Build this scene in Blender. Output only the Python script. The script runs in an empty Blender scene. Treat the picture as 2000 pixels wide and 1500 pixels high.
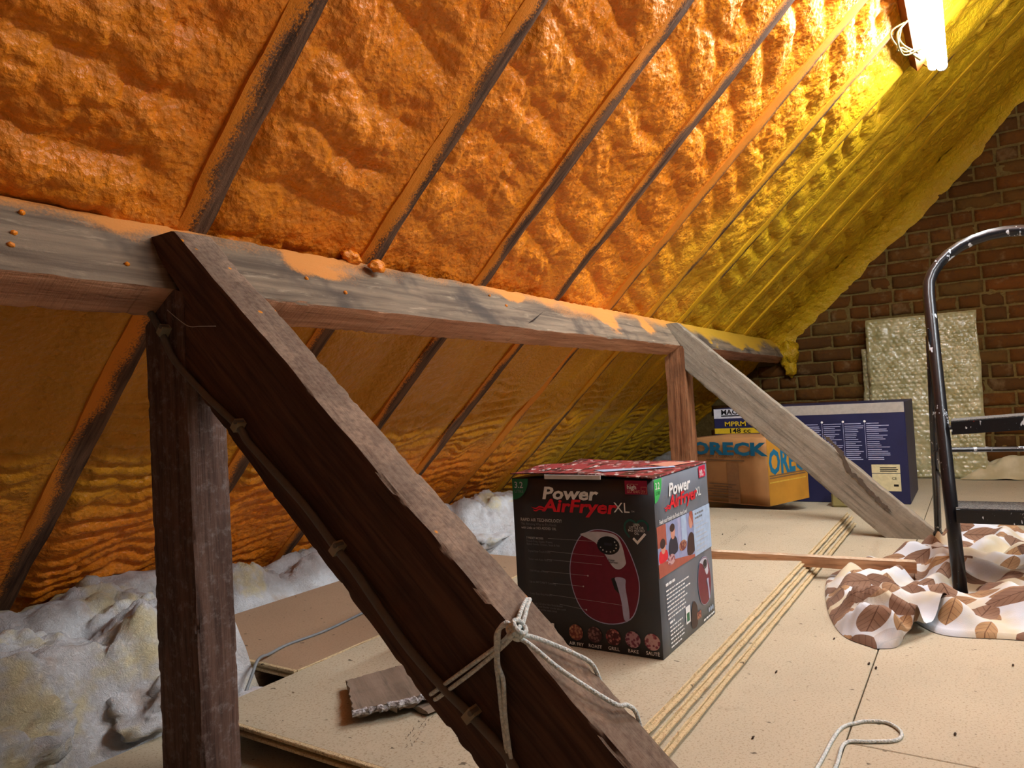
import bpy, bmesh, math, random
import numpy as np
from mathutils import Vector, Matrix

random.seed(7)
rng = np.random.default_rng(11)
scene = bpy.context.scene
col = scene.collection

# ------------------------------------------------------------------ camera
CAMZ = 0.57
yaw, pitch, roll, FPX = math.radians(32.7326), math.radians(1.5464), math.radians(-3.1268), 1402.7
fw = Vector((math.cos(yaw) * math.cos(pitch), math.sin(yaw) * math.cos(pitch), math.sin(pitch)))
rt = Vector((math.sin(yaw), -math.cos(yaw), 0))
up = rt.cross(fw)
r2 = math.cos(roll) * rt + math.sin(roll) * up
u2 = -math.sin(roll) * rt + math.cos(roll) * up
cd = bpy.data.cameras.new('camera')
cd.sensor_width = 36.0
cd.lens = FPX / 2000 * 36.0
cd.clip_start = 0.02
cam = bpy.data.objects.new('camera', cd)
col.objects.link(cam)
cam.matrix_world = Matrix(((r2.x, u2.x, -fw.x, 0), (r2.y, u2.y, -fw.y, 0), (r2.z, u2.z, -fw.z, CAMZ), (0, 0, 0, 1)))
scene.camera = cam

# ------------------------------------------------------------------ world, exposure
w = bpy.data.worlds.new('world')
scene.world = w
w.use_nodes = True
w.node_tree.nodes['Background'].inputs[0].default_value = (0.75, 0.85, 1.0, 1)
w.node_tree.nodes['Background'].inputs[1].default_value = 0.02
scene.view_settings.view_transform = 'Standard'
scene.view_settings.look = 'None'
scene.view_settings.exposure = 0.22
scene.cycles.use_light_tree = False
scene.cycles.max_bounces = 7
scene.cycles.diffuse_bounces = 4
scene.cycles.glossy_bounces = 2
scene.cycles.transmission_bounces = 3
scene.view_settings.gamma = 1.0
scene.view_settings.use_curve_mapping = False
TUBE_POWER = 90.0
RIDGE_TUBE_POWER = 132.0
TUBE_COLOR = (0.88, 0.95, 1.0)

# ------------------------------------------------------------------ helpers
def srgb(r, g, b):
    def c(v):
        v /= 255.0
        return v / 12.92 if v <= 0.04045 else ((v + 0.055) / 1.055) ** 2.4
    return (c(r), c(g), c(b), 1.0)

def obj(name, me, mat=None, parent=None, loc=None):
    o = bpy.data.objects.new(name, me)
    col.objects.link(o)
    if mat is not None and me is not None:
        if len(me.materials) == 0:
            me.materials.append(mat)
    if loc is not None:
        o.location = loc
    if parent is not None:
        o.parent = parent
    return o

def mesh(name, verts, faces, smooth=False, off=None, gr=None, mats=None, mi=None):
    v = np.asarray(verts, dtype=np.float64)
    if off is not None:
        v = v - np.asarray(off)
    me = bpy.data.meshes.new(name)
    if isinstance(faces, np.ndarray) and faces.ndim == 2:
        nv, nf, k = len(v), len(faces), faces.shape[1]
        me.vertices.add(nv)
        me.vertices.foreach_set('co', v.astype(np.float32).ravel())
        me.loops.add(nf * k)
        me.loops.foreach_set('vertex_index', faces.astype(np.int32).ravel())
        me.polygons.add(nf)
        me.polygons.foreach_set('loop_start', np.arange(0, nf * k, k, dtype=np.int32))
        me.polygons.foreach_set('loop_total', np.full(nf, k, dtype=np.int32))
        me.update(calc_edges=True)
        me.validate()
    else:
        me.from_pydata([tuple(p) for p in v], [], [tuple(int(i) for i in f) for f in faces])
        me.update()
    if gr is not None:
        a = me.attributes.new('gr', 'FLOAT_VECTOR', 'POINT')
        a.data.foreach_set('vector', np.asarray(gr, dtype=np.float32).ravel())
    if mats:
        for m in mats:
            me.materials.append(m)
    if mi is not None:
        me.polygons.foreach_set('material_index', np.asarray(mi, dtype=np.int32))
    if smooth:
        me.polygons.foreach_set('use_smooth', np.ones(len(me.polygons), dtype=bool))
    elif gr is not None:
        sharp(me, .55)
    return me

def sharp(me, a=.7):
    me.polygons.foreach_set('use_smooth', np.ones(len(me.polygons), dtype=bool))
    me.set_sharp_from_angle(angle=a)
    return me

def tag(o, label=None, cat=None, group=None, kind=None):
    if label: o['label'] = label
    if cat: o['category'] = cat
    if group: o['group'] = group
    if kind: o['kind'] = kind
    return o

def empty(name, loc=(0, 0, 0)):
    o = bpy.data.objects.new(name, None)
    o.empty_display_size = 0.05
    o.location = loc
    col.objects.link(o)
    return o

def part(name, verts, faces, mat, root, parent=None, **k):
    """a child mesh given in world coordinates (root carries only a translation)"""
    me = mesh(name, verts, faces, off=root.location, **k)
    return obj(name, me, mat, parent or root)

def H(ix, iy, iz, seed):
    h = (ix.astype(np.int64) * 374761393 + iy.astype(np.int64) * 668265263 + iz.astype(np.int64) * 2147483647 + seed * 974711) & 0xffffffff
    h = ((h ^ (h >> 13)) * 1274126177) & 0xffffffff
    h = ((h ^ (h >> 16)) * 2246822519) & 0xffffffff
    h = h ^ (h >> 15)
    return (h & 0xffffff) / float(0xffffff)

def vnoise(x, y, z=None, seed=0):
    x = np.asarray(x, dtype=np.float64); y = np.asarray(y, dtype=np.float64)
    if z is None: z = np.zeros_like(x)
    x, y, z = np.broadcast_arrays(x, y, z)
    ix, iy, iz = np.floor(x), np.floor(y), np.floor(z)
    fx, fy, fz = x - ix, y - iy, z - iz
    fx, fy, fz = fx * fx * (3 - 2 * fx), fy * fy * (3 - 2 * fy), fz * fz * (3 - 2 * fz)
    r = 0
    for a in (0, 1):
        for b in (0, 1):
            for c in (0, 1):
                wgt = (fx if a else 1 - fx) * (fy if b else 1 - fy) * (fz if c else 1 - fz)
                r = r + wgt * H(ix + a, iy + b, iz + c, seed)
    return r * 2 - 1

def fbm(x, y, z=None, seed=0, oct=3):
    r = 0; a = 1.0; f = 1.0
    for k in range(oct):
        r = r + a * vnoise(np.asarray(x) * f, np.asarray(y) * f, None if z is None else np.asarray(z) * f, seed + k * 17)
        a *= 0.5; f *= 2.03
    return r

def worley(x, y, cell, seed):
    x = x / cell; y = y / cell
    ix, iy = np.floor(x), np.floor(y)
    d = np.full(np.shape(x), 9.0)
    zz = np.zeros_like(ix)
    for a in (-1, 0, 1):
        for b in (-1, 0, 1):
            px = ix + a + 0.1 + 0.8 * H(ix + a, iy + b, zz, seed)
            py = iy + b + 0.1 + 0.8 * H(ix + a, iy + b, zz, seed + 5)
            rr = 0.7 + 0.6 * H(ix + a, iy + b, zz, seed + 9)
            d = np.minimum(d, ((px - x) ** 2 + (py - y) ** 2) * rr)
    return d           # squared distance

def sst(a, b, x):
    t = np.clip((x - a) / (b - a), 0, 1)
    return t * t * (3 - 2 * t)

def gridfaces(n, m):
    """quads of an n x m vertex grid (index = i*m + j)"""
    i, j = np.meshgrid(np.arange(n - 1), np.arange(m - 1), indexing='ij')
    a = (i * m + j).ravel()
    return np.stack([a, a + m, a + m + 1, a + 1], 1)

def lattice_box(f, na, nb, nc):
    """surface of a box lattice; f(a,b,c in 0..1 arrays) -> (verts, gr)"""
    idx = {}; pts = []; faces = []
    def nid(a, b, c):
        k = (a, b, c)
        if k not in idx:
            idx[k] = len(pts); pts.append((a / na, b / nb, c / nc))
        return idx[k]
    for a in range(na):
        for b in range(nb):
            faces.append((nid(a, b, 0), nid(a, b + 1, 0), nid(a + 1, b + 1, 0), nid(a + 1, b, 0)))
            faces.append((nid(a, b, nc), nid(a + 1, b, nc), nid(a + 1, b + 1, nc), nid(a, b + 1, nc)))
        for c in range(nc):
            faces.append((nid(a, 0, c), nid(a + 1, 0, c), nid(a + 1, 0, c + 1), nid(a, 0, c + 1)))
            faces.append((nid(a, nb, c), nid(a, nb, c + 1), nid(a + 1, nb, c + 1), nid(a + 1, nb, c)))
    for b in range(nb):
        for c in range(nc):
            faces.append((nid(0, b, c), nid(0, b, c + 1), nid(0, b + 1, c + 1), nid(0, b + 1, c)))
            faces.append((nid(na, b, c), nid(na, b + 1, c), nid(na, b + 1, c + 1), nid(na, b, c + 1)))
    p = np.array(pts)
    v, g = f(p[:, 0], p[:, 1], p[:, 2])
    return v, np.array(faces), g

def timber(O, L, V, W, depth, width, t0, t1, na, nb=6, nc=4, rough=0.0015, chip=0.004, seed=0):
    """rough sawn beam: length along L from t0(v) to t1(v); V depth dir, W width dir; O corner"""
    O, L, V, W = [np.array(q, float) for q in (O, L, V, W)]
    eb_, ec_ = .005 / depth, .005 / width
    def rm(q, n, e):
        k = np.round(q * n)
        return np.where(k <= 0, 0, np.where(k >= n, 1, e + (1 - 2 * e) * (k - 1) / max(n - 2, 1)))
    def f(a, b, c):
        b = rm(b, nb, eb_) if nb > 2 else b
        c = rm(c, nc, ec_) if nc > 2 else c
        v = b * depth; ww = c * width
        T0 = t0(v) if callable(t0) else t0
        T1 = t1(v) if callable(t1) else t1
        t = T0 + (T1 - T0) * a
        eb = np.minimum(b, 1 - b) < 1e-6
        ec = np.minimum(c, 1 - c) < 1e-6
        nz = fbm(t * 9 + seed, v * 12 + ww * 7, None, seed, 3)
        nz2 = fbm(t * 26 + seed, v * 20, ww * 20, seed + 3, 2)
        db = np.where(eb, np.where(b < .5, -1, 1), 0) * nz * rough
        dc = np.where(ec, np.where(c < .5, -1, 1), 0) * nz2 * rough * .6
        corner = eb & ec
        nz3 = fbm(t * 60 + seed, v * 30 + ww * 30, None, seed + 7, 3)
        pull = chip * (0.18 + np.clip(nz3 * .8 + nz2 * .5 - .25, 0, 1.2))
        db = db + np.where(corner, np.where(b < .5, 1, -1) * pull, 0)
        dc = dc + np.where(corner, np.where(c < .5, 1, -1) * pull, 0)
        P = O + t[:, None] * L + (v + db)[:, None] * V + (ww + dc)[:, None] * W
        g = np.stack([t + seed * 3.7, v, ww], 1)
        return P, g
    return lattice_box(f, na, nb, nc)

def boxmesh(x0, x1, y0, y1, z0, z1, bev=0.0):
    if bev <= 0:
        v = [(x, y, z) for x in (x0, x1) for y in (y0, y1) for z in (z0, z1)]
        f = [(0, 1, 3, 2), (4, 6, 7, 5), (0, 4, 5, 1), (2, 3, 7, 6), (0, 2, 6, 4), (1, 5, 7, 3)]
        return v, f
    bm = bmesh.new()
    bmesh.ops.create_cube(bm, size=1)
    for q in bm.verts:
        q.co = ((x0 + x1) / 2 + q.co.x * (x1 - x0), (y0 + y1) / 2 + q.co.y * (y1 - y0), (z0 + z1) / 2 + q.co.z * (z1 - z0))
    bmesh.ops.bevel(bm, geom=list(bm.edges), offset=bev, segments=1, affect='EDGES')
    bm.verts.ensure_lookup_table()
    v = [tuple(q.co) for q in bm.verts]
    f = [[q.index for q in fc.verts] for fc in bm.faces]
    bm.free()
    return v, f

def catmull(pts, per=8):
    p = [np.array(q, float) for q in pts]
    p = [2 * p[0] - p[1]] + p + [2 * p[-1] - p[-2]]
    out = []
    for i in range(1, len(p) - 2):
        for k in range(per):
            t = k / per
            out.append(0.5 * ((2 * p[i]) + (-p[i - 1] + p[i + 1]) * t + (2 * p[i - 1] - 5 * p[i] + 4 * p[i + 1] - p[i + 2]) * t * t + (-p[i - 1] + 3 * p[i] - 3 * p[i + 1] + p[i + 2]) * t ** 3))
    out.append(p[-2])
    return np.array(out)

def tube(pts, r, n=8, cap=True):
    pts = np.asarray(pts, float)
    T = np.gradient(pts, axis=0)
    T /= np.linalg.norm(T, axis=1)[:, None] + 1e-12
    ref = np.array([0.13, 0.21, 0.97])
    if abs(T[0] @ ref) > .9: ref = np.array([1.0, 0.1, 0.05])
    nrm = ref - (ref @ T[0]) * T[0]; nrm /= np.linalg.norm(nrm)
    V = []
    for i in range(len(pts)):
        nrm = nrm - (nrm @ T[i]) * T[i]; nrm /= np.linalg.norm(nrm)
        b = np.cross(T[i], nrm)
        rr = r[i] if hasattr(r, '__len__') else r
        for k in range(n):
            a = 2 * math.pi * k / n
            V.append(pts[i] + rr * (math.cos(a) * nrm + math.sin(a) * b))
    F = []
    for i in range(len(pts) - 1):
        for k in range(n):
            F.append((i * n + k, i * n + (k + 1) % n, (i + 1) * n + (k + 1) % n, (i + 1) * n + k))
    if cap:
        F.append(tuple(range(n - 1, -1, -1)))
        F.append(tuple((len(pts) - 1) * n + k for k in range(n)))
    return np.array(V), F

def merge(*vf):
    V = []; F = []; o = 0
    for v, f in vf:
        V.extend([tuple(p) for p in v]); F.extend([tuple(int(i) + o for i in q) for q in f]); o += len(v)
    return V, F

# ------------------------------------------------------------------ node helpers
class M:
    def __init__(s, name, rough=0.6, spec=0.3):
        s.m = bpy.data.materials.new(name); s.m.use_nodes = True
        s.t = s.m.node_tree
        s.b = s.t.nodes['Principled BSDF']
        s.b.inputs['Roughness'].default_value = rough
        s.b.inputs['Specular IOR Level'].default_value = spec
        s._c = {}
    def n(s, typ, ins=None, **p):
        nd = s.t.nodes.new('ShaderNode' + typ)
        for k, v in p.items(): setattr(nd, k, v)
        for k, v in (ins or {}).items(): s.put(nd.inputs[k], v)
        return nd
    def put(s, sock, v):
        if hasattr(v, 'is_output') and v.is_output: s.t.links.new(v, sock)
        elif hasattr(v, 'outputs'): s.t.links.new(v.outputs[0], sock)
        else: sock.default_value = v
    def obj(s):
        if 'o' not in s._c: s._c['o'] = s.n('TexCoord').outputs['Object']
        return s._c['o']
    def pos(s):
        if 'p' not in s._c: s._c['p'] = s.n('NewGeometry').outputs['Position']
        return s._c['p']
    def nrm(s):
        if 'n' not in s._c: s._c['n'] = s.n('NewGeometry').outputs['Normal']
        return s._c['n']
    def gr(s):
        if 'g' not in s._c: s._c['g'] = s.n('Attribute', attribute_name='gr').outputs['Vector']
        return s._c['g']
    def rnd(s):
        if 'r' not in s._c: s._c['r'] = s.n('ObjectInfo').outputs['Random']
        return s._c['r']
    def sep(s, v):
        return s.n('SeparateXYZ', {0: v}).outputs
    def map(s, v, scale=(1, 1, 1), loc=(0, 0, 0), rot=(0, 0, 0)):
        return s.n('Mapping', {'Vector': v, 'Scale': scale, 'Location': loc, 'Rotation': rot}).outputs[0]
    def noise(s, v, sc, det=4, rough=0.55, dist=0.0):
        return s.n('TexNoise', {'Vector': v, 'Scale': sc, 'Detail': det, 'Roughness': rough, 'Distortion': dist}).outputs[0]
    def vor(s, v, sc, out='Distance', **p):
        return s.n('TexVoronoi', {'Vector': v, 'Scale': sc}, **p).outputs[out]
    def math(s, op, a, b=0.0, c=0.0, clamp=False):
        nd = s.n('Math', operation=op, use_clamp=clamp)
        s.put(nd.inputs[0], a); s.put(nd.inputs[1], b); s.put(nd.inputs[2], c)
        return nd.outputs[0]
    def ramp(s, v, a, b, lo=0.0, hi=1.0, smooth=True):
        nd = s.n('MapRange', {'Value': v, 'From Min': a, 'From Max': b, 'To Min': lo, 'To Max': hi})
        nd.interpolation_type = 'SMOOTHSTEP' if smooth else 'LINEAR'
        nd.clamp = True if hasattr(nd, 'clamp') else True
        return nd.outputs[0]
    def mix(s, f, a, b, mode='MIX'):
        nd = s.n('Mix', data_type='RGBA', blend_type=mode)
        s.put(nd.inputs[0], f); s.put(nd.inputs[6], a); s.put(nd.inputs[7], b)
        return nd.outputs[2]
    def bump(s, h, strength=0.5, dist=0.01, prev=None):
        nd = s.n('Bump', {'Height': h, 'Strength': strength, 'Distance': dist})
        if prev is not None: s.put(nd.inputs['Normal'], prev)
        return nd.outputs[0]
    def col(s, c): s.put(s.b.inputs['Base Color'], c); return s
    def rough(s, c): s.put(s.b.inputs['Roughness'], c); return s
    def normal(s, c): s.put(s.b.inputs['Normal'], c); return s

def flat(name, rgb, rough=0.5, spec=0.3, metal=0.0):
    """plain printed / painted surface with a slight procedural mottling"""
    m = M(name, rough, spec)
    c = srgb(*rgb)
    nz = m.noise(m.obj(), 60, 2)
    d = tuple(v * 0.88 for v in c[:3]) + (1,)
    m.col(m.mix(m.ramp(nz, .35, .65), c, d))
    m.b.inputs['Metallic'].default_value = metal
    return m.m

# ------------------------------------------------------------------ materials
def foam_material():
    m = M('spray_foam', 0.42, 0.3)
    p = m.pos()
    x, y, z = m.sep(p)
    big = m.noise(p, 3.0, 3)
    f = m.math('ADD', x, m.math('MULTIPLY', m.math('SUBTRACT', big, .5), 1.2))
    far = m.ramp(f, 2.2, 3.5)  # yellowing towards the lamp end: overexposed look painted into the foam colour
    mid = m.noise(p, 9, 4)
    fine = m.noise(p, 60, 3)
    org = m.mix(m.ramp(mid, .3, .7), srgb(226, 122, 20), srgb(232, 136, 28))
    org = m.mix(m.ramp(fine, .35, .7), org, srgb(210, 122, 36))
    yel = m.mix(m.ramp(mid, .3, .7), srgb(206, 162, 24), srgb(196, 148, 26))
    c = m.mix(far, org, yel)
    # purlin's shadow on the foam painted in as a duller mustard band
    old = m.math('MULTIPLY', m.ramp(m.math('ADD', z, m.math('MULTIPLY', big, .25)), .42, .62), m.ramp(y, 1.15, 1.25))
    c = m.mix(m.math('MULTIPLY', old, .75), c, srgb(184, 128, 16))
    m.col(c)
    h1 = m.noise(p, 38, 4, .62)
    h2 = m.vor(p, 95)
    b = m.bump(h1, .5, .018)
    b = m.bump(h2, .4, .006, b)
    m.normal(b)
    m.rough(m.ramp(fine, .3, .7, .34, .55))
    return m.m

def wood_grain(m, g, sc=1.0):
    st = m.map(g, (2.2 * sc, 34 * sc, 34 * sc))
    a = m.noise(st, 1.6, 6, .62, .4)
    b = m.noise(m.map(g, (9 * sc, 150 * sc, 150 * sc)), 1.0, 3, .6)
    return a, b

def old_wood(name, dark, lite, dust=None, dust_amt=0.0, lit_dusty_top=None, rough=.75, scale=1.0, bump=.5, spots=None):
    m = M(name, rough, .25)
    g = m.gr()
    a, b = wood_grain(m, g, scale)
    c = m.mix(m.ramp(a, .3, .7), srgb(*dark), srgb(*lite))
    c = m.mix(m.math('MULTIPLY', m.ramp(b, .5, .72), .55), c, srgb(*[v * .55 for v in dark]))
    blot = m.noise(g, 7, 4)
    c = m.mix(m.math('MULTIPLY', m.ramp(blot, .52, .75), .45), c, srgb(*[v * .6 for v in dark]))
    if dust:
        dn = m.noise(g, 55, 7, .75)
        dm = m.math('MULTIPLY', m.ramp(dn, .48, .72), dust_amt * 1.6, clamp=True)
        c = m.mix(dm, c, srgb(*dust))
    if lit_dusty_top:  # upward faces paler: direct light, plus some dust, put into the colour
        nz_ = m.sep(m.nrm())[2]
        tn = m.noise(g, 120, 4, .7)
        tm = m.math('MULTIPLY', m.ramp(nz_, .3, .6), m.ramp(tn, .25, .7, .35, .95))
        c = m.mix(tm, c, m.mix(m.ramp(m.noise(g, 9, 3), .4, .6), srgb(*lit_dusty_top), srgb(*[v * .8 for v in lit_dusty_top])))
    if spots:
        sp = m.vor(g, 26)
        sn = m.noise(g, 3, 2)
        c = m.mix(m.math('MULTIPLY', m.math('MULTIPLY', m.ramp(sp, .13, .09), m.ramp(m.sep(m.nrm())[2], .3, .6)), m.ramp(sn, .55, .62)), c, srgb(*spots))
    m.col(c)
    h = m.math('ADD', m.math('MULTIPLY', a, .7), m.math('MULTIPLY', b, .5))
    n1 = m.bump(h, bump, .006)
    n2 = m.bump(m.noise(g, 160, 4, .7), .35, .002, n1)
    m.normal(n2)
    return m.m

def rafter_material():
    m = M('rafter_wood', .8, .2)
    o = m.obj()
    x, y, z = m.sep(o)
    rnd = m.rnd()
    cover = m.n('Attribute', attribute_type='OBJECT', attribute_name='cover').outputs['Fac']
    g = m.n('VectorMath', {0: o, 1: m.n('CombineXYZ', {0: m.math('MULTIPLY', rnd, 13.0), 1: m.math('MULTIPLY', rnd, 31.0), 2: 0.0})}, operation='ADD').outputs[0]
    a = m.noise(m.map(g, (60, 4, 4)), 1.3, 5, .6, .3)
    wood = m.mix(m.ramp(a, .3, .7), srgb(58, 38, 26), srgb(112, 80, 58))
    patch = m.noise(g, 4.5, 3)
    spk = m.noise(g, 260, 3, .7)
    f = m.math('ADD', m.math('MULTIPLY', x, -19.0), m.math('MULTIPLY', m.math('SUBTRACT', patch, .5), 1.9))
    f = m.math('ADD', f, m.math('MULTIPLY', m.math('SUBTRACT', spk, .5), 1.3))
    f = m.math('ADD', f, m.math('SUBTRACT', cover, .5))
    dm = m.ramp(f, -.12, .28)
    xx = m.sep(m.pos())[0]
    dust = m.mix(m.ramp(xx, 2.3, 3.3), srgb(212, 124, 34), srgb(206, 156, 22))  # overspray takes the foam's painted yellow shift along x
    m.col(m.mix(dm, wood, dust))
    bb = m.bump(m.math('ADD', m.math('MULTIPLY', spk, .6), a), .5, .004)
    m.normal(bb)
    return m.m

def purlin_material():
    m = M('purlin_wood', .8, .2)
    g = m.gr()
    t, v, ww = m.sep(g)
    nx, ny, nz = m.sep(m.nrm())
    a, b = wood_grain(m, g, .8)
    face = m.mix(m.ramp(a, .28, .72), srgb(90, 76, 63), srgb(142, 122, 100))
    pale = m.noise(m.map(g, (5, 30, 30)), 2.0, 5, .7)
    face = m.mix(m.math('MULTIPLY', m.ramp(pale, .55, .72), .45), face, srgb(190, 170, 142))
    blot = m.noise(g, 5.5, 4)
    face = m.mix(m.math('MULTIPLY', m.ramp(blot, .5, .66), .75), face, srgb(64, 57, 53))
    # orange overspray along the upper arris and in patches
    dn = m.noise(g, 190, 3, .75)
    dp = m.noise(m.map(g, (2.1, 3, 3), (3.3, 0, 0)), 1.5, 3, .55)
    d = m.math('ADD', m.math('MULTIPLY', v, 13.0), m.math('MULTIPLY', m.math('SUBTRACT', dp, .5), 2.9))
    d = m.math('ADD', d, m.math('MULTIPLY', m.math('SUBTRACT', dn, .5), .9))
    d = m.math('ADD', d, m.ramp(t, 1.2, 3.6, 0.0, .75, False))
    dp2 = m.noise(m.map(g, (3.2, 5, 5), (1.7, 0, 0), (0, 0, .6)), 1.2, 3, .6)
    d = m.math('ADD', d, m.ramp(dp2, .52, .7, 0.0, 1.1))
    dust = m.math('MULTIPLY', m.ramp(d, 1.35, 2.0), .92)
    dcol = m.mix(m.ramp(t, 2.6, 3.6), srgb(214, 138, 66), srgb(206, 158, 40))  # overspray follows the foam's painted yellow shift
    face = m.mix(dust, face, dcol)
    und = m.mix(m.ramp(a, .3, .7), srgb(152, 104, 76), srgb(198, 146, 112))
    saw = m.noise(m.map(g, (150, 5, 5)), 1.0, 3, .6, .2)
    crk = m.noise(m.map(g, (14, 8, 160)), 1.0, 3, .6, .6)
    und = m.mix(m.math('MULTIPLY', m.ramp(saw, .55, .75), .5), und, srgb(112, 72, 50))
    und = m.mix(m.math('MULTIPLY', m.ramp(crk, .56, .7), .5), und, srgb(90, 56, 40))
    u = m.ramp(nz, -.2, -.5)
    m.col(m.mix(u, face, und))
    h = m.math('ADD', m.math('MULTIPLY', a, .6), m.math('MULTIPLY', m.math('ADD', saw, crk), m.math('MULTIPLY', u, .6)))
    n1 = m.bump(h, .6, .006)
    m.normal(m.bump(dn, .4, .002, n1))
    return m.m

def chip_material(name, base, speck, edge=False):
    m = M(name, .7, .25)
    o = m.pos()
    fl = m.noise(o, 230 if not edge else 200, 3, .75)
    fl2 = m.noise(m.map(o, (1, 1.6, 1)), 120, 3, .65)
    big = m.noise(o, 2.2, 4)
    c = m.mix(m.ramp(big, .3, .7), srgb(*base), srgb(*[v * .93 for v in base]))
    c = m.mix(m.math('MULTIPLY', m.ramp(fl, .5, .72), .8 if not edge else .85), c, srgb(*speck))
    c = m.mix(m.math('MULTIPLY', m.ramp(fl2, .62, .74), .4), c, srgb(*[v * .8 for v in speck]))
    dirt = m.noise(o, 11, 5, .7)
    c = m.mix(m.math('MULTIPLY', m.ramp(dirt, .6, .74), .3), c, srgb(140, 118, 92))
    dk = m.noise(m.map(o, (1, .5, 1)), 75, 2)
    c = m.mix(m.math('MULTIPLY', m.ramp(dk, .69, .73), .8), c, srgb(70, 56, 40))
    m.col(c)
    m.normal(m.bump(fl, .25 if not edge else .9, .0015 if not edge else .004))
    return m.m

def brick_material():
    m = M('brick', .9, .15)
    o = m.obj(); r = m.rnd()
    cr = m.n('ValToRGB', {0: r})
    e = cr.color_ramp.elements
    e[0].position = 0; e[0].color = srgb(98, 62, 24)
    e[1].position = 1; e[1].color = srgb(116, 68, 26)
    for p_, c_ in ((.2, (106, 64, 25)), (.4, (86, 58, 28)), (.6, (112, 70, 28)), (.82, (104, 78, 38))):
        q = e.new(p_); q.color = srgb(*c_)
    off = m.n('VectorMath', {0: o, 1: m.n('CombineXYZ', {0: m.math('MULTIPLY', r, 9.0), 1: m.math('MULTIPLY', r, 23.0), 2: 0.0})}, operation='ADD').outputs[0]
    a = m.noise(off, 28, 5, .7)
    b = m.noise(off, 9, 4, .6)
    c = m.mix(m.math('MULTIPLY', m.ramp(a, .45, .75), .6), cr.outputs[0], srgb(78, 52, 32))
    c = m.mix(m.math('MULTIPLY', m.ramp(b, .56, .72), .55), c, srgb(142, 116, 78))
    m.col(c)
    m.normal(m.bump(a, .8, .006))
    return m.m

def mortar_material():
    m = M('mortar', .95, .1)
    o = m.pos()
    a = m.noise(o, 60, 5, .7)
    m.col(m.mix(m.ramp(a, .3, .7), srgb(110, 90, 48), srgb(132, 110, 64)))
    m.normal(m.bump(a, .8, .006))
    return m.m

def wool_material():
    m = M('glass_wool', .95, .05)
    o = m.pos()
    big = m.noise(o, 5.0, 4, .6)
    mid = m.noise(o, 14, 5, .65)
    fib = m.noise(m.map(o, (1, 1, 1)), 70, 6, .75, 2.2)
    c = m.mix(m.ramp(mid, .35, .65), srgb(240, 240, 242), srgb(220, 216, 214))
    c = m.mix(m.math('MULTIPLY', m.ramp(big, .50, .62), .75), c, srgb(240, 222, 164))
    c = m.mix(m.math('MULTIPLY', m.ramp(m.noise(o, 8, 4), .58, .7), .45), c, srgb(196, 158, 120))
    c = m.mix(m.math('MULTIPLY', m.ramp(fib, .56, .72), .35), c, srgb(176, 164, 150))
    m.col(c)
    m.b.inputs['Subsurface Weight'].default_value = 0.0
    m.normal(m.bump(fib, .8, .012, m.bump(mid, .5, .02)))
    return m.m

def fabric_material():
    m = M('leaf_print_cotton', .85, .15)
    uv = m.n('TexCoord').outputs['UV']
    def leaves(scale, L, W, shift):
        vv = m.map(uv, (scale, scale, 0), (shift, shift * .7, 0))
        vn = m.n('TexVoronoi', {'Vector': vv, 'Scale': 1.0, 'Randomness': .8}, voronoi_dimensions='2D')
        loc = m.n('VectorMath', {0: vv, 1: vn.outputs['Position']}, operation='SUBTRACT').outputs[0]
        ang = m.math('MULTIPLY', m.sep(vn.outputs['Color'])[0], 6.283)
        rot = m.n('VectorRotate', {'Vector': loc, 'Angle': ang}, rotation_type='Z_AXIS').outputs[0]
        x, y, _ = m.sep(rot)
        q = m.math('DIVIDE', x, L)
        wx = m.math('MULTIPLY', m.math('SUBTRACT', 1.0, m.math('MULTIPLY', q, q)), W)
        inside = m.ramp(m.math('SUBTRACT', wx, m.math('ABSOLUTE', y)), -.004, .012)
        rib = m.ramp(m.math('ABSOLUTE', y), .018, .006)
        ay = m.math('ABSOLUTE', y)
        vein = m.math('SINE', m.math('MULTIPLY', m.math('SUBTRACT', x, ay), 38.0))
        vein = m.ramp(vein, .86, .97)
        return inside, m.math('MAXIMUM', rib, m.math('MULTIPLY', vein, .6)), vn.outputs['Color']
    i1, v1, c1 = leaves(9.5, .50, .30, .3)
    i2, v2, c2 = leaves(11.0, .46, .24, 4.1)
    base = m.mix(m.ramp(m.noise(uv, 6, 3), .4, .65), srgb(216, 222, 230), srgb(208, 196, 166))
    r1 = m.sep(c1)[1]
    l2 = m.mix(m.sep(c2)[1], srgb(176, 140, 100), srgb(150, 116, 88))
    c = m.mix(m.math('MULTIPLY', i2, m.ramp(m.sep(c2)[2], .1, .15)), base, m.mix(v2, l2, srgb(120, 88, 64)))
    l1 = m.mix(r1, srgb(118, 88, 70), srgb(150, 118, 96))
    c = m.mix(m.math('MULTIPLY', i1, m.ramp(m.sep(c1)[2], .08, .12)), c, m.mix(v1, l1, srgb(92, 64, 48)))
    m.col(c)
    wv = m.noise(uv, 420, 2)
    m.normal(m.bump(wv, .25, .0015))
    m.b.inputs['Sheen Weight'].default_value = .1
    return m.m

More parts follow.
